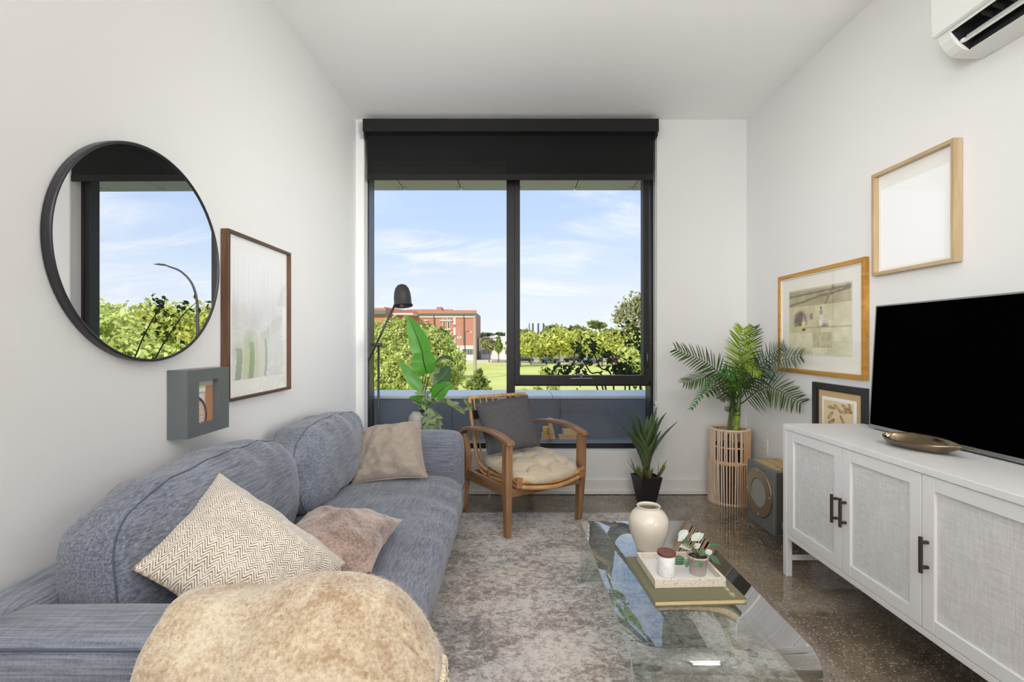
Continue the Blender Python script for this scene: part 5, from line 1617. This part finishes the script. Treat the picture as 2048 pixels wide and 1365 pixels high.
for k in range(4):
    a = PI / 2 * k + .05; r_ = .138
    sc_ = MB(); sc_.lathe([(.0055, .009), (.0052, .014), (.003, .016), (0, .016)], seg=10, M=Mx @ Matrix.Translation((r_ * math.cos(a), r_ * math.sin(a), 0)))
    obj('screw', sc_, M_chrome, t, smooth=True)
bd = MB().box((SPX0 + .048, SPY0 - .006, .045), (SPX0 + .056, SPY0 - .001, .092))
obj('badge', bd, mat('badge_silver', C(170, 170, 156), .4, .5), t, bevel=.001)

t = thing('wall_socket', 'white double wall socket low on the right wall above the speaker', 'socket', (XR, 3.446, .375))
obj('plate', MB().box((XR - .006, 3.408, .375), (XR - .0005, 3.484, .493)), M_trim, t, bevel=.002)
for z in (.402, .444):
    o = obj('outlet', MB().box((XR - .0085, 3.430, z), (XR - .006, 3.462, z + .028)), M_trim, t, bevel=.001)
    sl = MB()
    for y in (3.439, 3.453): sl.box((XR - .0090, y - .0012, z + .012), (XR - .0084, y + .0012, z + .021))
    sl.box((XR - .0090, 3.4445, z + .004), (XR - .0084, 3.4475, z + .007))
    obj('slot', sl, M_dk, o)

# ------------------------------------------------------------------ console
CX0, CX1, CY0, CY1, CZ = 1.399, 1.815, 0.80, 2.452, 0.774
M_con = mat('console_white', C(228, 227, 226), 0.42)
M_conin = mat('console_gap', C(90, 88, 86), 0.9)
def f_weave(g, b, out):
    co = g.coord('Object')
    s = g.add('ShaderNodeSeparateXYZ', i_0=co)
    n = g.noise(co, 20, 2); n1 = g.noise(g.coord('Object', (1, 6, 60)), 3, 2); n2 = g.noise(g.coord('Object', (1, 60, 6)), 3, 2)
    P_ = 2 * PI / .0052
    rowi = g.math('FLOOR', g.math('DIVIDE', s.outputs[2], .0052))
    sh = g.math('MULTIPLY', g.math('MODULO', rowi, 2.0), PI)
    a = g.math('SINE', g.math('ADD', g.math('MULTIPLY', s.outputs[1], P_), sh))
    c = g.math('COSINE', g.math('MULTIPLY', s.outputs[2], P_))
    hole = g.math('MULTIPLY', g.smooth(a, 0.1, 0.9), g.smooth(c, -.1, -.85))
    hole = g.math('MULTIPLY', hole, g.math('ADD', .55, g.math('MULTIPLY', n, .6)))
    tone = g.math('ADD', g.math('MULTIPLY', n1, .5), g.math('MULTIPLY', n2, .5))
    c0 = g.mix(g.smooth(tone, .35, .65), C(214, 212, 210), C(232, 231, 230))
    g.put(b.inputs['Base Color'], g.mix(hole, c0, C(96, 84, 74)))
    g.put(b.inputs['Normal'], g.bump(g.math('SUBTRACT', 1.0, hole), 0.5, .002))
M_weave = mat('white_cane_weave', rough=.7, fn=f_weave)
M_bron = mat('dark_bronze', C(74, 66, 62), .45, .6)
t = thing('console', 'long white media console with woven cane doors along the right wall', 'cabinet', ((CX0 + CX1) / 2, (CY0 + CY1) / 2, 0))
BZ = .195
obj('top', MB().box((CX0 - .002, CY0, CZ - .026), (CX1, CY1, CZ)), M_con, t, bevel=.002)
for y in (CY0, CY1 - .030):
    obj('side_panel', MB().box((CX0 + .030, y + .004, BZ), (CX1 - .03, y + .026, CZ - .027)), M_con, t)
obj('back_panel', MB().box((CX1 - .02, CY0 + .03, BZ), (CX1 - .008, CY1 - .03, CZ - .027)), M_con, t)
obj('bottom_rail', MB().box((CX0 + .004, CY0 + .0305, BZ), (CX0 + .03, CY1 - .0305, BZ + .024)), M_con, t, bevel=.002)
obj('bottom_panel', MB().box((CX0 + .0305, CY0 + .03, BZ + .004), (CX1 - .021, CY1 - .03, BZ + .020)), M_con, t)
for y in (CY0, CY1 - .030):
    for x in (CX0, CX1 - .030):
        obj('leg', MB().box((x, y, 0), (x + .030, y + .030, CZ - .0265)), M_con, t, bevel=.0015)
    obj('stretcher', MB().box((CX0 + .031, y + .008, .078), (CX1 - .031, y + .022, .10)), M_con, t)
obj('divider', MB().box((CX0 + .032, 1.613, BZ + .022), (CX1 - .022, 1.631, CZ - .028)), M_con, t)
ds = [2.4185, 2.020, 1.6265, 1.226, 0.8335]
DZ0, DZ1 = BZ + .0265, CZ - .0285
for i in range(4):
    yb, ya = ds[i] - .002, ds[i + 1] + .002           # ya nearer the camera
    d = MB(); xa, xf = CX0 + .022, CX0 + .003; st_ = .047
    d.box((xf, ya, DZ0), (xa, ya + st_, DZ1)); d.box((xf, yb - st_, DZ0), (xa, yb, DZ1))
    d.box((xf + .0006, ya + st_ + .0008, DZ0), (xa, yb - st_ - .0008, DZ0 + .047)); d.box((xf + .0006, ya + st_ + .0008, DZ1 - .047), (xa, yb - st_ - .0008, DZ1))
    do = obj('door', d, M_con, t, bevel=.001, bseg=1)
    obj('cane_panel', MB().box((xf + .010, ya + st_ - .004, DZ0 + .043), (xf + .014, yb - st_ + .004, DZ1 - .043)), M_weave, do)
    hy = ya + .024 if i in (0, 2) else yb - .024
    if i == 2: hy = yb - .024
    if i == 3: hy = ya + .024
    hm = MB(); hm.box((xf - .030, hy - .005, .418), (xf - .021, hy + .005, .540))
    for z in (.437, .521): hm.box((xf - .0215, hy - .005, z - .005), (xf, hy + .005, z + .005))
    obj('handle', hm, M_bron, do, bevel=.001)

# ------------------------------------------------------------------ television
t = thing('television', 'large flat black television with a thin silver rim standing on the console', 'television', (1.76, 1.80, CZ))
tl = R(3.3)
Mt = Matrix.Translation((1.742, 0, .781)) @ Matrix.Rotation(tl, 4, 'Y')   # local z up the screen, local x into the set
TVa, TVb, TVh = 1.283, 2.318, .592
M_silver = mat('tv_silver', C(150, 149, 147), .35, .6)
M_scr = mat('tv_screen', (0.0008, 0.0008, 0.0008), .5, Specular_IOR_Level=0.0)
b1 = MB(); b1.box((.003, TVa, 0), (.034, TVb, TVh), Mt); obj('housing', b1, M_black, t, bevel=.003)
s1 = MB(); s1.box((.0005, TVa + .005, .017), (.004, TVb - .005, TVh - .006), Mt); obj('screen', s1, M_scr, t)
r1 = MB()
r1.box((-.002, TVa, 0), (.006, TVb, .016), Mt)
obj('lower_bezel', r1, M_silver, t, bevel=.001)
r2 = MB()
r2.box((-.001, TVa, TVh - .006), (.034, TVb, TVh + .0005), Mt); r2.box((-.001, TVa - .0005, .016), (.034, TVa + .005, TVh), Mt); r2.box((-.001, TVb - .005, .016), (.034, TVb + .0005, TVh), Mt)
obj('rim', r2, M_silver, t)
for y in (1.42, 2.16):
    f1 = MB(); f1.box((1.735, y - .02, CZ + .0003), (1.812, y + .02, CZ + .008)); obj('foot', f1, M_black, t, bevel=.002)
yl_ = 1.742 * FPX / (1941 - 1024)
Mtx = Matrix.Translation(Mt @ Vector((-.0026, yl_ + .004, .0085))) @ Matrix(((0, 0, -1, 0), (-1, 0, 0, 0), (0, 1, 0, 0), (0, 0, 0, 1)))
text('logo_lettering', 'TCL', .0135, Mtx, mat('logo_white', C(245, 245, 245), .4), t, .0003)

# leaf dish
t = thing('leaf_dish', 'dark bronze leaf-shaped dish with a pointed tip on the console before the television', 'dish', (1.64, 1.95, CZ))
A, B = Vector((1.560, 1.985, CZ + .038)), Vector((1.632, 1.685, CZ + .042))
def dish(u, v, inner=True):
    s = 2 * v - 1
    sp = A.lerp(B, u)
    wd = .074 * (math.sqrt(max(0, 1 - (1 - u / .42) ** 2)) if u < .42 else max(.03, 1 - ((u - .42) / .50) ** 1.7))
    dr = (B - A); dr.z = 0; dr.normalize(); sd = Vector((dr.y, -dr.x, 0))
    dep = .0365 * (1 - s * s) ** .8 * min(1, wd / .050) ** .9
    z = sp.z - dep + .004 * abs(s) - .010 * s * (wd / .074)
    return Vector((sp.x, sp.y, 0)) + sd * s * wd + Vector((0, 0, z))
dm = MB(); dm.smooth = True; dm.grid(dish, 40, 18)
def f_bz(g, b, out):
    n = g.noise(g.coord('Object', (60, 8, 20)), 1, 4)
    g.put(b.inputs['Base Color'], g.mix(n, C(84, 74, 62), C(158, 140, 112)))
obj('bowl', dm, mat('polished_bronze', rough=.16, metal=.95, fn=f_bz), t, solid=.003)

# ------------------------------------------------------------------ pictures on the right wall
M_gold = mat('gilt_wood', rough=.35, metal=.25, fn=wood(C(206, 156, 72), C(178, 122, 48), 1, .8))
M_oak = mat('pale_oak', rough=.5, fn=wood(C(198, 174, 140), C(176, 150, 114), 2, 1.0))
M_oakY = mat('pale_oak_horizontal', rough=.5, fn=wood(C(198, 174, 140), C(176, 150, 114), 1, 1.0))
M_cmat = mat('cream_mat', C(236, 232, 222), .9)
# gold framed watercolour
y0, y1, z0, z1 = 2.442, 3.241, .996, 1.635
t = thing('framed_watercolour', 'wide gold-framed watercolour behind the palm on the right wall', 'picture', (XR, (y0 + y1) / 2, z0))
frame_on_wall(t, 1, y0, y1, z0, z1, .026, .026, M_gold, M_gold)
M_lin = mat('silver_liner', C(226, 224, 220), .35, .2)
for (a, b, c_, d) in ((y0 + .026, z0 + .026, y0 + .032, z1 - .026), (y1 - .032, z0 + .026, y1 - .026, z1 - .026), (y0 + .032, z1 - .032, y1 - .032, z1 - .026), (y0 + .032, z0 + .026, y1 - .032, z0 + .032)):
    obj('liner', MB().box((XR - .020, a, b), (XR - .004, c_, d)), M_lin, t)
obj('mat_board', MB().box((XR - .010, y0 + .03, z0 + .03), (XR - .004, y1 - .03, z1 - .03)), M_cmat, t)
def p_wash(u, v):
    # u runs from the far edge (picture left) to the near edge; v upwards: loose wash, rafters, dark arch, pale figures
    n = nz((u * 1.3, v, 0), 5, 1); n2 = nz((u * 1.3, v, 0), 14, 2); n3 = nz((u, v * 2, 0), 30, 5)
    c = np.array([222., 212., 172.])
    if v > .74:
        c = np.array([176., 164., 124.]) + 30 * n
        if abs((v - .80) - .16 * (u - .2) + .02 * n) < .018 or abs((v - .90) - .05 * u) < .016: c = np.array([118., 104., 76.])
        if abs(u - .62 - (v - .74) * .5) < .018: c = np.array([136., 118., 84.])
    elif v > .34:
        c = np.array([206., 196., 152.]) + 26 * n
        if u > .55: c = np.array([218., 208., 170.]) + 24 * n
    else:
        c = np.array([218., 214., 178.]) + 22 * n
        if .42 < u < .72 and .12 < v: c = np.array([190., 184., 140.]) + 20 * n2
    d = ((u - .21) / .105) ** 2 + ((v - .52) / .14) ** 2
    if d < 1 and v > .44: c = np.array([104., 92., 78.]) + 26 * n2
    elif d < 1.5 and v > .44: c = np.array([176., 160., 120.])
    for (fx, fy, w_, h_, col) in ((.27, .46, .035, .08, (226, 206, 132)), (.27, .53, .022, .03, (152, 168, 176)), (.275, .57, .018, .022, (176, 134, 108)), (.27, .385, .035, .02, (66, 58, 52)),
                              (.555, .52, .032, .10, (232, 228, 214)), (.56, .63, .03, .04, (150, 158, 170)), (.56, .69, .016, .022, (120, 88, 70)), (.40, .58, .03, .05, (128, 122, 112)),
                              (.10, .58, .018, .045, (176, 168, 140)), (.12, .46, .02, .03, (150, 138, 116)), (.62, .46, .05, .014, (168, 176, 160)), (.62, .43, .06, .02, (150, 134, 96))):
        q = ((u - fx) / w_) ** 2 + ((v - fy) / h_) ** 2
        if q < 1: c = np.array(col, float) + 18 * n2
    if .40 < v < .425 and u > .25: c = c * .82
    edge = min(u, 1 - u, v, 1 - v)
    c = c + 10 * n3 + 8 * n2
    if edge < .02: c = c * .4 + np.array([226, 220, 196]) * .6
    return tuple(c * .86 + 28)
pw_, ph = y1 - y0, z1 - z0
painted('print', (XR - .0105, y1 - .105, z0 + .115), (0, -(pw_ - .215), 0), (0, 0, ph - .225), p_wash, 130, 105, M_print, t)
obj('glass', MB().box((XR - .0165, y0 + .027, z0 + .027), (XR - .0150, y1 - .027, z1 - .027)), M_picglass, t)
# pale oak frame, upper
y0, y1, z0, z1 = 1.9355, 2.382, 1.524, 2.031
t = thing('framed_sky_reflection', 'pale oak frame with a white sheet standing in for reflected sky, highest on the right wall', 'picture', (XR, (y0 + y1) / 2, z0))
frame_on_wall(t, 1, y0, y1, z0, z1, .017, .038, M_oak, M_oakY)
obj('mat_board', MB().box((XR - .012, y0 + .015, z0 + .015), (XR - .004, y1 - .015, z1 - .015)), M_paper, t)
obj('print', MB().box((XR - .0135, y0 + .05, z0 + .03), (XR - .0121, y1 - .03, z1 - .085)), mat('painted_sky_reflection', C(250, 250, 250), .8), t)  # white panel painted in place of sky reflected in the glass
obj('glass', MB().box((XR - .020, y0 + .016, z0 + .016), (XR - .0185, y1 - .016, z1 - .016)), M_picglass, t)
# black framed botanical, lower
y0, y1, z0, z1 = 2.441, 2.872, .47, .955
t = thing('framed_botanical_print', 'small black-framed leaf drawing on a tan mat behind the console end', 'picture', (XR, (y0 + y1) / 2, z0))
M_bfr = mat('black_frame', C(46, 46, 48), .3)
frame_on_wall(t, 1, y0, y1, z0, z1, .030, .026, M_bfr, M_bfr)
frame_on_wall(t, 1, y0 + .024, y1 - .024, z0 + .024, z1 - .024, .018, .016, M_bfr, M_bfr)
obj('mat_board', MB().box((XR - .010, y0 + .04, z0 + .04), (XR - .004, y1 - .04, z1 - .04)), mat('tan_linen_mat', rough=.9, fn=fabric(C(190, 158, 110), C(208, 178, 130), 2, .2)), t)
obj('inner_mat', MB().box((XR - .0155, y0 + .077, z0 + .077), (XR - .010, y1 - .077, z1 - .077)), M_paper, t, bevel=.002)
leafs = [(random.Random(i).uniform(.08, .92), random.Random(i + 50).uniform(.06, .94), random.Random(i + 99).uniform(0, PI)) for i in range(26)]
def p_leafs(u, v):
    c = (226, 206, 164)
    for (x, y, a) in leafs:
        du, dv = (u - x) , (v - y) * 1.2
        p = du * math.cos(a) + dv * math.sin(a); q = -du * math.sin(a) + dv * math.cos(a)
        d = (p / .13) ** 2 + (q / .045) ** 2
        if .62 < d < 1.0: return (140, 108, 72)
        if d <= .62:
            if abs(q) < .006: return (120, 92, 62)
            c = (214, 188, 142) if int(a * 10) % 2 else (196, 168, 124)
    return c
painted('print', (XR - .0160, y1 - .095, z0 + .095), (0, -(y1 - y0 - .19), 0), (0, 0, z1 - z0 - .19), p_leafs, 70, 80, M_print, t)

# ------------------------------------------------------------------ wall air conditioner
t = thing('air_conditioner', 'white wall-mounted air conditioner high on the right wall, outlet open', 'air conditioner', (XR, 1.43, 2.30))
M_acw = mat('ac_white', C(226, 226, 222), .35)
ya, yb = .98, 1.857
body = [(XR - .002, 2.302), (1.735, 2.304), (1.712, 2.311), (1.690, 2.328), (1.672, 2.352), (1.664, 2.372), (1.650, 2.40), (1.646, 2.58), (1.66, 2.602), (XR - .002, 2.602)]
notch = [(XR - .002, 2.302), (1.735, 2.304), (1.765, 2.36), (1.748, 2.41), (1.690, 2.405), (1.664, 2.372), (1.650, 2.40), (1.646, 2.58), (1.66, 2.602), (XR - .002, 2.602)]
obj('housing', MB().prism(notch, ya + .06, yb - .055, 1), M_acw, t)
obj('end_cap', MB().prism(body, yb - .055, yb, 1), M_acw, t, bevel=.003)
obj('end_cap', MB().prism(body, ya, ya + .06, 1), M_acw, t, bevel=.003)
obj('front_panel', MB().prism([(1.642, 2.386), (1.655, 2.380), (1.662, 2.392), (1.648, 2.60), (1.636, 2.60)], ya - .002, yb + .002, 1), M_acw, t, bevel=.002)
obj('outlet_lining', MB().prism([(1.738, 2.309), (1.763, 2.358), (1.746, 2.407), (1.692, 2.402), (1.668, 2.374), (1.672, 2.376), (1.694, 2.396), (1.741, 2.40), (1.757, 2.358), (1.734, 2.314)], ya + .061, yb - .056, 1), M_dk, t)
obj('outlet_end', MB().prism([(1.736, 2.306), (1.764, 2.36), (1.747, 2.409), (1.691, 2.404), (1.666, 2.373), (1.70, 2.335)], yb - .0575, yb - .0554, 1), M_dk, t)
obj('vane', MB().prism([(1.700, 2.330), (1.706, 2.326), (1.722, 2.352), (1.716, 2.356)], ya + .07, yb - .065, 1), M_acw, t, bevel=.001)
fn_ = MB()
for k in range(17):
    y = ya + .10 + .04 * k
    fn_.hexa([(1.70, y, 2.385), (1.74, y, 2.372), (1.742, y + .002, 2.372), (1.70, y + .002, 2.385), (1.70, y, 2.398), (1.74, y, 2.398), (1.74, y + .002, 2.398), (1.70, y + .002, 2.398)])
obj('fins', fn_, mat('ac_fins', C(60, 62, 62), .5), t, kind='stuff')
obj('hinge', MB().tube([(1.706, yb - .066, 2.338), (1.706, yb - .057, 2.338)], .008, 10), M_acw, t)

# ------------------------------------------------------------------ bent glass coffee table
TX0, TX1, TY0, TY1, TZ, TT, RB_ = .335, .862, 1.315, 2.345, .3185, .012, .055
t = thing('glass_table', 'clear bent-glass waterfall coffee table on the rug edge', 'table', ((TX0 + TX1) / 2, (TY0 + TY1) / 2, RUGZ))
def section(off):
    """profile in (y, z) from the near foot over the top to the far foot, inset by off"""
    r = RB_ - off; pts = [(TY0 + off, RUGZ + .0005)]
    for k in range(9):
        a = PI - PI / 2 * k / 8; pts.append((TY0 + RB_ + r * math.cos(a), TZ - RB_ + r * math.sin(a)))
    r2 = .022 - off if off < .02 else .004
    r2 = max(r2, .008)
    for k in range(7):
        a = PI / 2 - PI / 2 * k / 6; pts.append((TY1 - off - r2 + r2 * math.cos(a), TZ - off - r2 + r2 * math.sin(a)))
    pts.append((TY1 - off, RUGZ + .0005)); return pts
o_, i_ = section(0), section(TT)
gm = MB(); n = len(o_)
vs = [(TX0, y, z) for y, z in o_] + [(TX1, y, z) for y, z in o_] + [(TX0, y, z) for y, z in i_] + [(TX1, y, z) for y, z in i_]
gm.smooth = True
for k in range(n - 1):
    gm.mi = 0
    if k == 0: pass
def addf(fl, mi, sm):
    gm.mi = mi; gm.smooth = sm; gm.f += fl; gm.m += [mi] * len(fl); gm.sm += [sm] * len(fl)
gm.v = [Vector(v) for v in vs]; gm.uv = [(0, 0)] * len(vs)
addf([(k, k + 1, n + k + 1, n + k) for k in range(n - 1)], 0, True)
addf([(2 * n + k, 3 * n + k, 3 * n + k + 1, 2 * n + k + 1) for k in range(n - 1)], 0, True)
addf([(k, 2 * n + k, 2 * n + k + 1, k + 1) for k in range(n - 1)] + [(n + k, n + k + 1, 3 * n + k + 1, 3 * n + k) for k in range(n - 1)], 1, False)
addf([(0, n, 3 * n, 2 * n), (n - 1, 3 * n - 1, 4 * n - 1, 2 * n - 1)], 1, False)
M_tglass = mat('table_glass', fn=glassy(1.75, (.91, .95, .935, 1), 0, 2.7))
def f_edge(g, b, out):
    tr = g.add('ShaderNodeBsdfTransparent'); tr.inputs[0].default_value = (.30, .42, .40, 1)
    gl = g.add('ShaderNodeBsdfGlossy'); gl.inputs['Roughness'].default_value = .35; gl.inputs[0].default_value = (.9, 1, 1, 1)
    mx = g.add('ShaderNodeMixShader', i_0=.8, i_1=tr.outputs[0], i_2=gl.outputs[0])
    g.nt.links.new(mx.outputs[0], out.inputs[0])
M_tedge = mat('table_glass_edge', fn=f_edge)
obj('bent_glass', gm, [M_tglass, M_tedge], t)

# book, tray, jar, little plant, vase
TPZ = TZ + .0006
def onT(px_, py_, z): 
    Y = (CAMZ - z) * FPX / (py_ - 683); return Vector(((px_ - 1024) / FPX * Y, Y, z))
nl, nr_ = onT(1310, 1216, TPZ), onT(1494, 1211, TPZ)
fl, fr_ = onT(1270, 1138, TPZ + .02), onT(1412, 1133, TPZ + .02)
bk_a = math.atan2((nr_ - nl).y, (nr_ - nl).x)
M_olive = mat('olive_cloth', rough=.8, fn=fabric(C(96, 92, 58), C(116, 112, 74), 3, .15, (.4, .4, .4)))
bw_, bd_ = (nr_ - nl).length, .325
t = thing('book', 'large olive cloth hardback book lying under the terrazzo tray on the glass table', 'book', tuple(nl), bk_a)
cv = MB(); cv.box((0, 0, .0175), (bw_, bd_, .0205)); cv.box((0, 0, 0), (bw_, bd_, .003)); cv.box((-.001, 0, 0), (.003, bd_, .0205))
cv = MB(); cv.box((0, 0, .0175), (bw_, bd_, .0205)); obj('cover', cv, M_olive, t, local=True, bevel=.001)
cv = MB(); cv.box((0, 0, 0), (bw_, bd_, .003)); obj('cover', cv, M_olive, t, local=True, bevel=.001)
cv = MB(); cv.box((-.002, 0, 0.0005), (.002, bd_, .020)); obj('spine', cv, M_olive, t, local=True, bevel=.0015)
obj('pages', MB().box((.002, .005, .003), (bw_ - .005, bd_ - .005, .0175)), mat('page_edges', C(214, 190, 148), .9), t, local=True)
q_ = (Matrix.Translation(nl) @ Matrix.Rotation(bk_a, 4, 'Z')).inverted() @ onT(1456, 1181, TPZ + .0207)
Mtx = Matrix.Translation((q_.x, q_.y, .0207)) @ Matrix.Rotation(R(-90), 4, 'Z')
tx = text('title_lettering', 'of the Sky', .021, Mtx, mat('gilt_lettering', C(216, 200, 170), .5), t, .0002, shear=.25)
tx.matrix_local = Mtx

def f_terr(c_out=C(226, 216, 200)):
    def fn(g, b, out):
        co = g.coord('Object')
        v = g.add('ShaderNodeTexVoronoi'); v.inputs['Scale'].default_value = 230
        g.nt.links.new(co, v.inputs['Vector'])
        s = g.add('ShaderNodeSeparateColor', i_0=v.outputs['Color'])
        chip = g.math('MULTIPLY', g.math('GREATER_THAN', s.outputs[0], .70), g.smooth(v.outputs['Distance'], .45, .3))
        g.put(b.inputs['Base Color'], g.mix(chip, c_out, g.mix(s.outputs[1], C(128, 112, 80), C(176, 160, 128))))
    return fn
M_terr = mat('terrazzo', rough=.4, fn=f_terr())
M_terrin = mat('tray_white', C(236, 234, 232), .25)
tz = TPZ + .0212
a, b = onT(1310, 1178, tz), onT(1452, 1175, tz)
tw_ = (b - a).length; td_ = .215
ta = math.atan2((b - a).y, (b - a).x)
t = thing('terrazzo_tray', 'square cream terrazzo tray resting on the olive book', 'tray', tuple(a), ta)
wt = .010; th_ = .030
for q in (((0, 0, 0), (tw_, wt, th_)), ((0, td_ - wt, 0), (tw_, td_, th_)), ((0, wt, 0), (wt, td_ - wt, th_)), ((tw_ - wt, wt, 0), (tw_, td_ - wt, th_))):
    obj('wall', MB().box(*q), M_terr, t, local=True, bevel=.0012)
obj('bottom', MB().box((wt, wt, 0), (tw_ - wt, td_ - wt, .007)), M_terrin, t, local=True)
Mtr = Matrix.Translation(a) @ Matrix.Rotation(ta, 4, 'Z')
fz = tz + .0074
cj = onT(1335, 1158, fz); cj.y += .030; cj.x += .006
t = thing('candle_jar', 'white marbled candle jar with a round brown wooden lid on the tray', 'jar', tuple(cj))
def f_marb(g, b, out):
    n = g.noise(g.coord('Object'), 30, 4, .6, 1.2)
    g.put(b.inputs['Base Color'], g.mix(g.smooth(n, .35, .6), C(232, 232, 230), C(246, 245, 243)))
obj('jar_body', MB().lathe([(.029, 0), (.031, .003), (.031, .068), (.029, .072), (.0, .072)], tuple(cj), 32), mat('white_glass', rough=.2, fn=f_marb), t, smooth=True)
obj('lid', MB().lathe([(.026, .072), (.026, .0745), (.033, .0745), (.0335, .077), (.0335, .083), (.0325, .0845), (0, .0845)], tuple(cj), 36), mat('walnut_lid', rough=.45, fn=wood(C(122, 76, 64), C(98, 56, 46), 0, 2)), t)
em = MB().tube([(cj.x + .005 * math.cos(k * PI / 10), cj.y + .005 * math.sin(k * PI / 10), cj.z + .0846) for k in range(20)], .0006, 5, closed=True)
obj('stamped_ring', em, mat('stamp_brown', C(98, 60, 54), .6), t)

cp = onT(1397, 1155, fz); cp.y += .028; cp.x += .008
t = thing('potted_seedling', 'small variegated leafy plant in a pale lilac-grey pot on the tray', 'plant', tuple(cp))
obj('pot', MB().lathe([(.027, 0), (.028, .002), (.036, .058), (.0375, .058), (.0385, .068), (.0365, .068), (.034, .058), (0, .055)], tuple(cp), 32), mat('lilac_ceramic', C(190, 178, 172), .22), t, smooth=True)
obj('soil', MB().lathe([(.0345, .052), (.034, .061), (.02, .064), (0, .065)], tuple(cp), 20), mat('dark_pebbles', C(30, 24, 22), .7), t, smooth=True)
def f_varieg(g, b, out):
    tcn = g.add('ShaderNodeTexCoord'); s = g.add('ShaderNodeSeparateXYZ', i_0=tcn.outputs['UV'])
    d = g.math('ABSOLUTE', g.math('SUBTRACT', s.outputs[1], .5))
    v = g.math('PINGPONG', g.math('ADD', g.math('MULTIPLY', s.outputs[1], 4.0), 0.0), .5)
    n = g.noise(g.coord('Object'), 60, 2)
    col = g.mix(n, C(38, 70, 44), C(74, 112, 70))
    col = g.mix(g.math('MULTIPLY', g.smooth(v, .18, .05), .55), col, C(150, 176, 150))
    g.put(b.inputs['Base Color'], col)
M_var = mat('striped_leaf', rough=.25, fn=f_varieg)
M_varw = mat('white_striped_leaf', rough=.3, fn=f_bird(C(232, 234, 228), C(250, 250, 248), C(176, 190, 176), .015))
M_st2 = mat('seedling_stem', C(120, 116, 44), .5)
LF = [((1340, 1128), (1372, 1122), -.02, .046, 0, (0, -.5, 1)), ((1378, 1131), (1366, 1127), -.05, .034, 0, (0, -.9, .6)), ((1357, 1076), (1376, 1062), .0, .026, 1, (-.2, -1, .4)), ((1356, 1084), (1378, 1066), -.01, .022, 1, (-.4, -.8, .6)),
      ((1383, 1083), (1402, 1067), .0, .026, 1, (-.3, -.9, .5)), ((1392, 1084), (1408, 1068), .01, .022, 1, (-.3, -.9, .5)), ((1358, 1095), (1384, 1098), .0, .034, 1, (0, -.5, 1)), ((1364, 1080), (1378, 1092), -.01, .020, 0, (.2, -.7, .6)),
      ((1402, 1090), (1388, 1098), .0, .022, 1, (0, -1, .3)), ((1418, 1097), (1440, 1091), .02, .022, 0, (0, -.3, 1)), ((1400, 1113), (1408, 1100), -.02, .028, 0, (-.4, -1, .4)), ((1412, 1110), (1425, 1104), .0, .026, 1, (0, -.6, .8)),
      ((1418, 1112), (1441, 1131), -.01, .024, 0, (-.3, -.7, .7)), ((1388, 1131), (1407, 1130), -.045, .026, 0, (0, -.8, .6))]
c2 = cp + Vector((0, 0, .062))
for i, (p0, p1, dy, w_, mi, nr2) in enumerate(LF):
    Yb = cp.y + dy
    b0, t0 = P(*p0, Yb), P(*p1, Yb)
    if (b0 - c2).length > (t0 - c2).length: b0, t0 = t0, b0
    obj('stem', MB().tube(spl([c2, (c2 + b0) / 2 + Vector((0, 0, .008)), b0], 4), .0013, 5), M_st2, t, smooth=True)
    m = MB(); m.smooth = True
    blade(m, b0, t0, w_, nr2, (0, 0, .006), 8, .18)
    obj('leaf', m, (M_var, M_varw)[mi], t)

cv_ = onT(1304, 1108, TPZ); cv_.y += .055; cv_.x += .002
t = thing('round_vase', 'round glossy cream ceramic vase near the far end of the glass table', 'vase', tuple(cv_))
sc = 39.5 / FPX * cv_.y
pr = [(.60, 0), (.63, .03), (.78, .40), (.94, .85), (1.0, 1.22), (.96, 1.52), (.80, 1.80), (.62, 1.95), (.56, 2.03), (.565, 2.10), (.59, 2.13), (.56, 2.15), (.51, 2.12), (.50, 2.02), (.56, 1.93), (.72, 1.78), (.88, 1.5), (.92, 1.22), (.7, .4), (.5, .1), (0, .08)]
pr = [(r * sc, z * sc) for r, z in pr]
ps = spl([(r, 0, z) for r, z in pr], 3)
obj('body', MB().lathe([(max(0, p.x), p.z) for p in ps], tuple(cv_), 48), mat('cream_glaze', C(226, 216, 200), .14, Coat_Weight=.4, Coat_Roughness=.05), t, smooth=True)
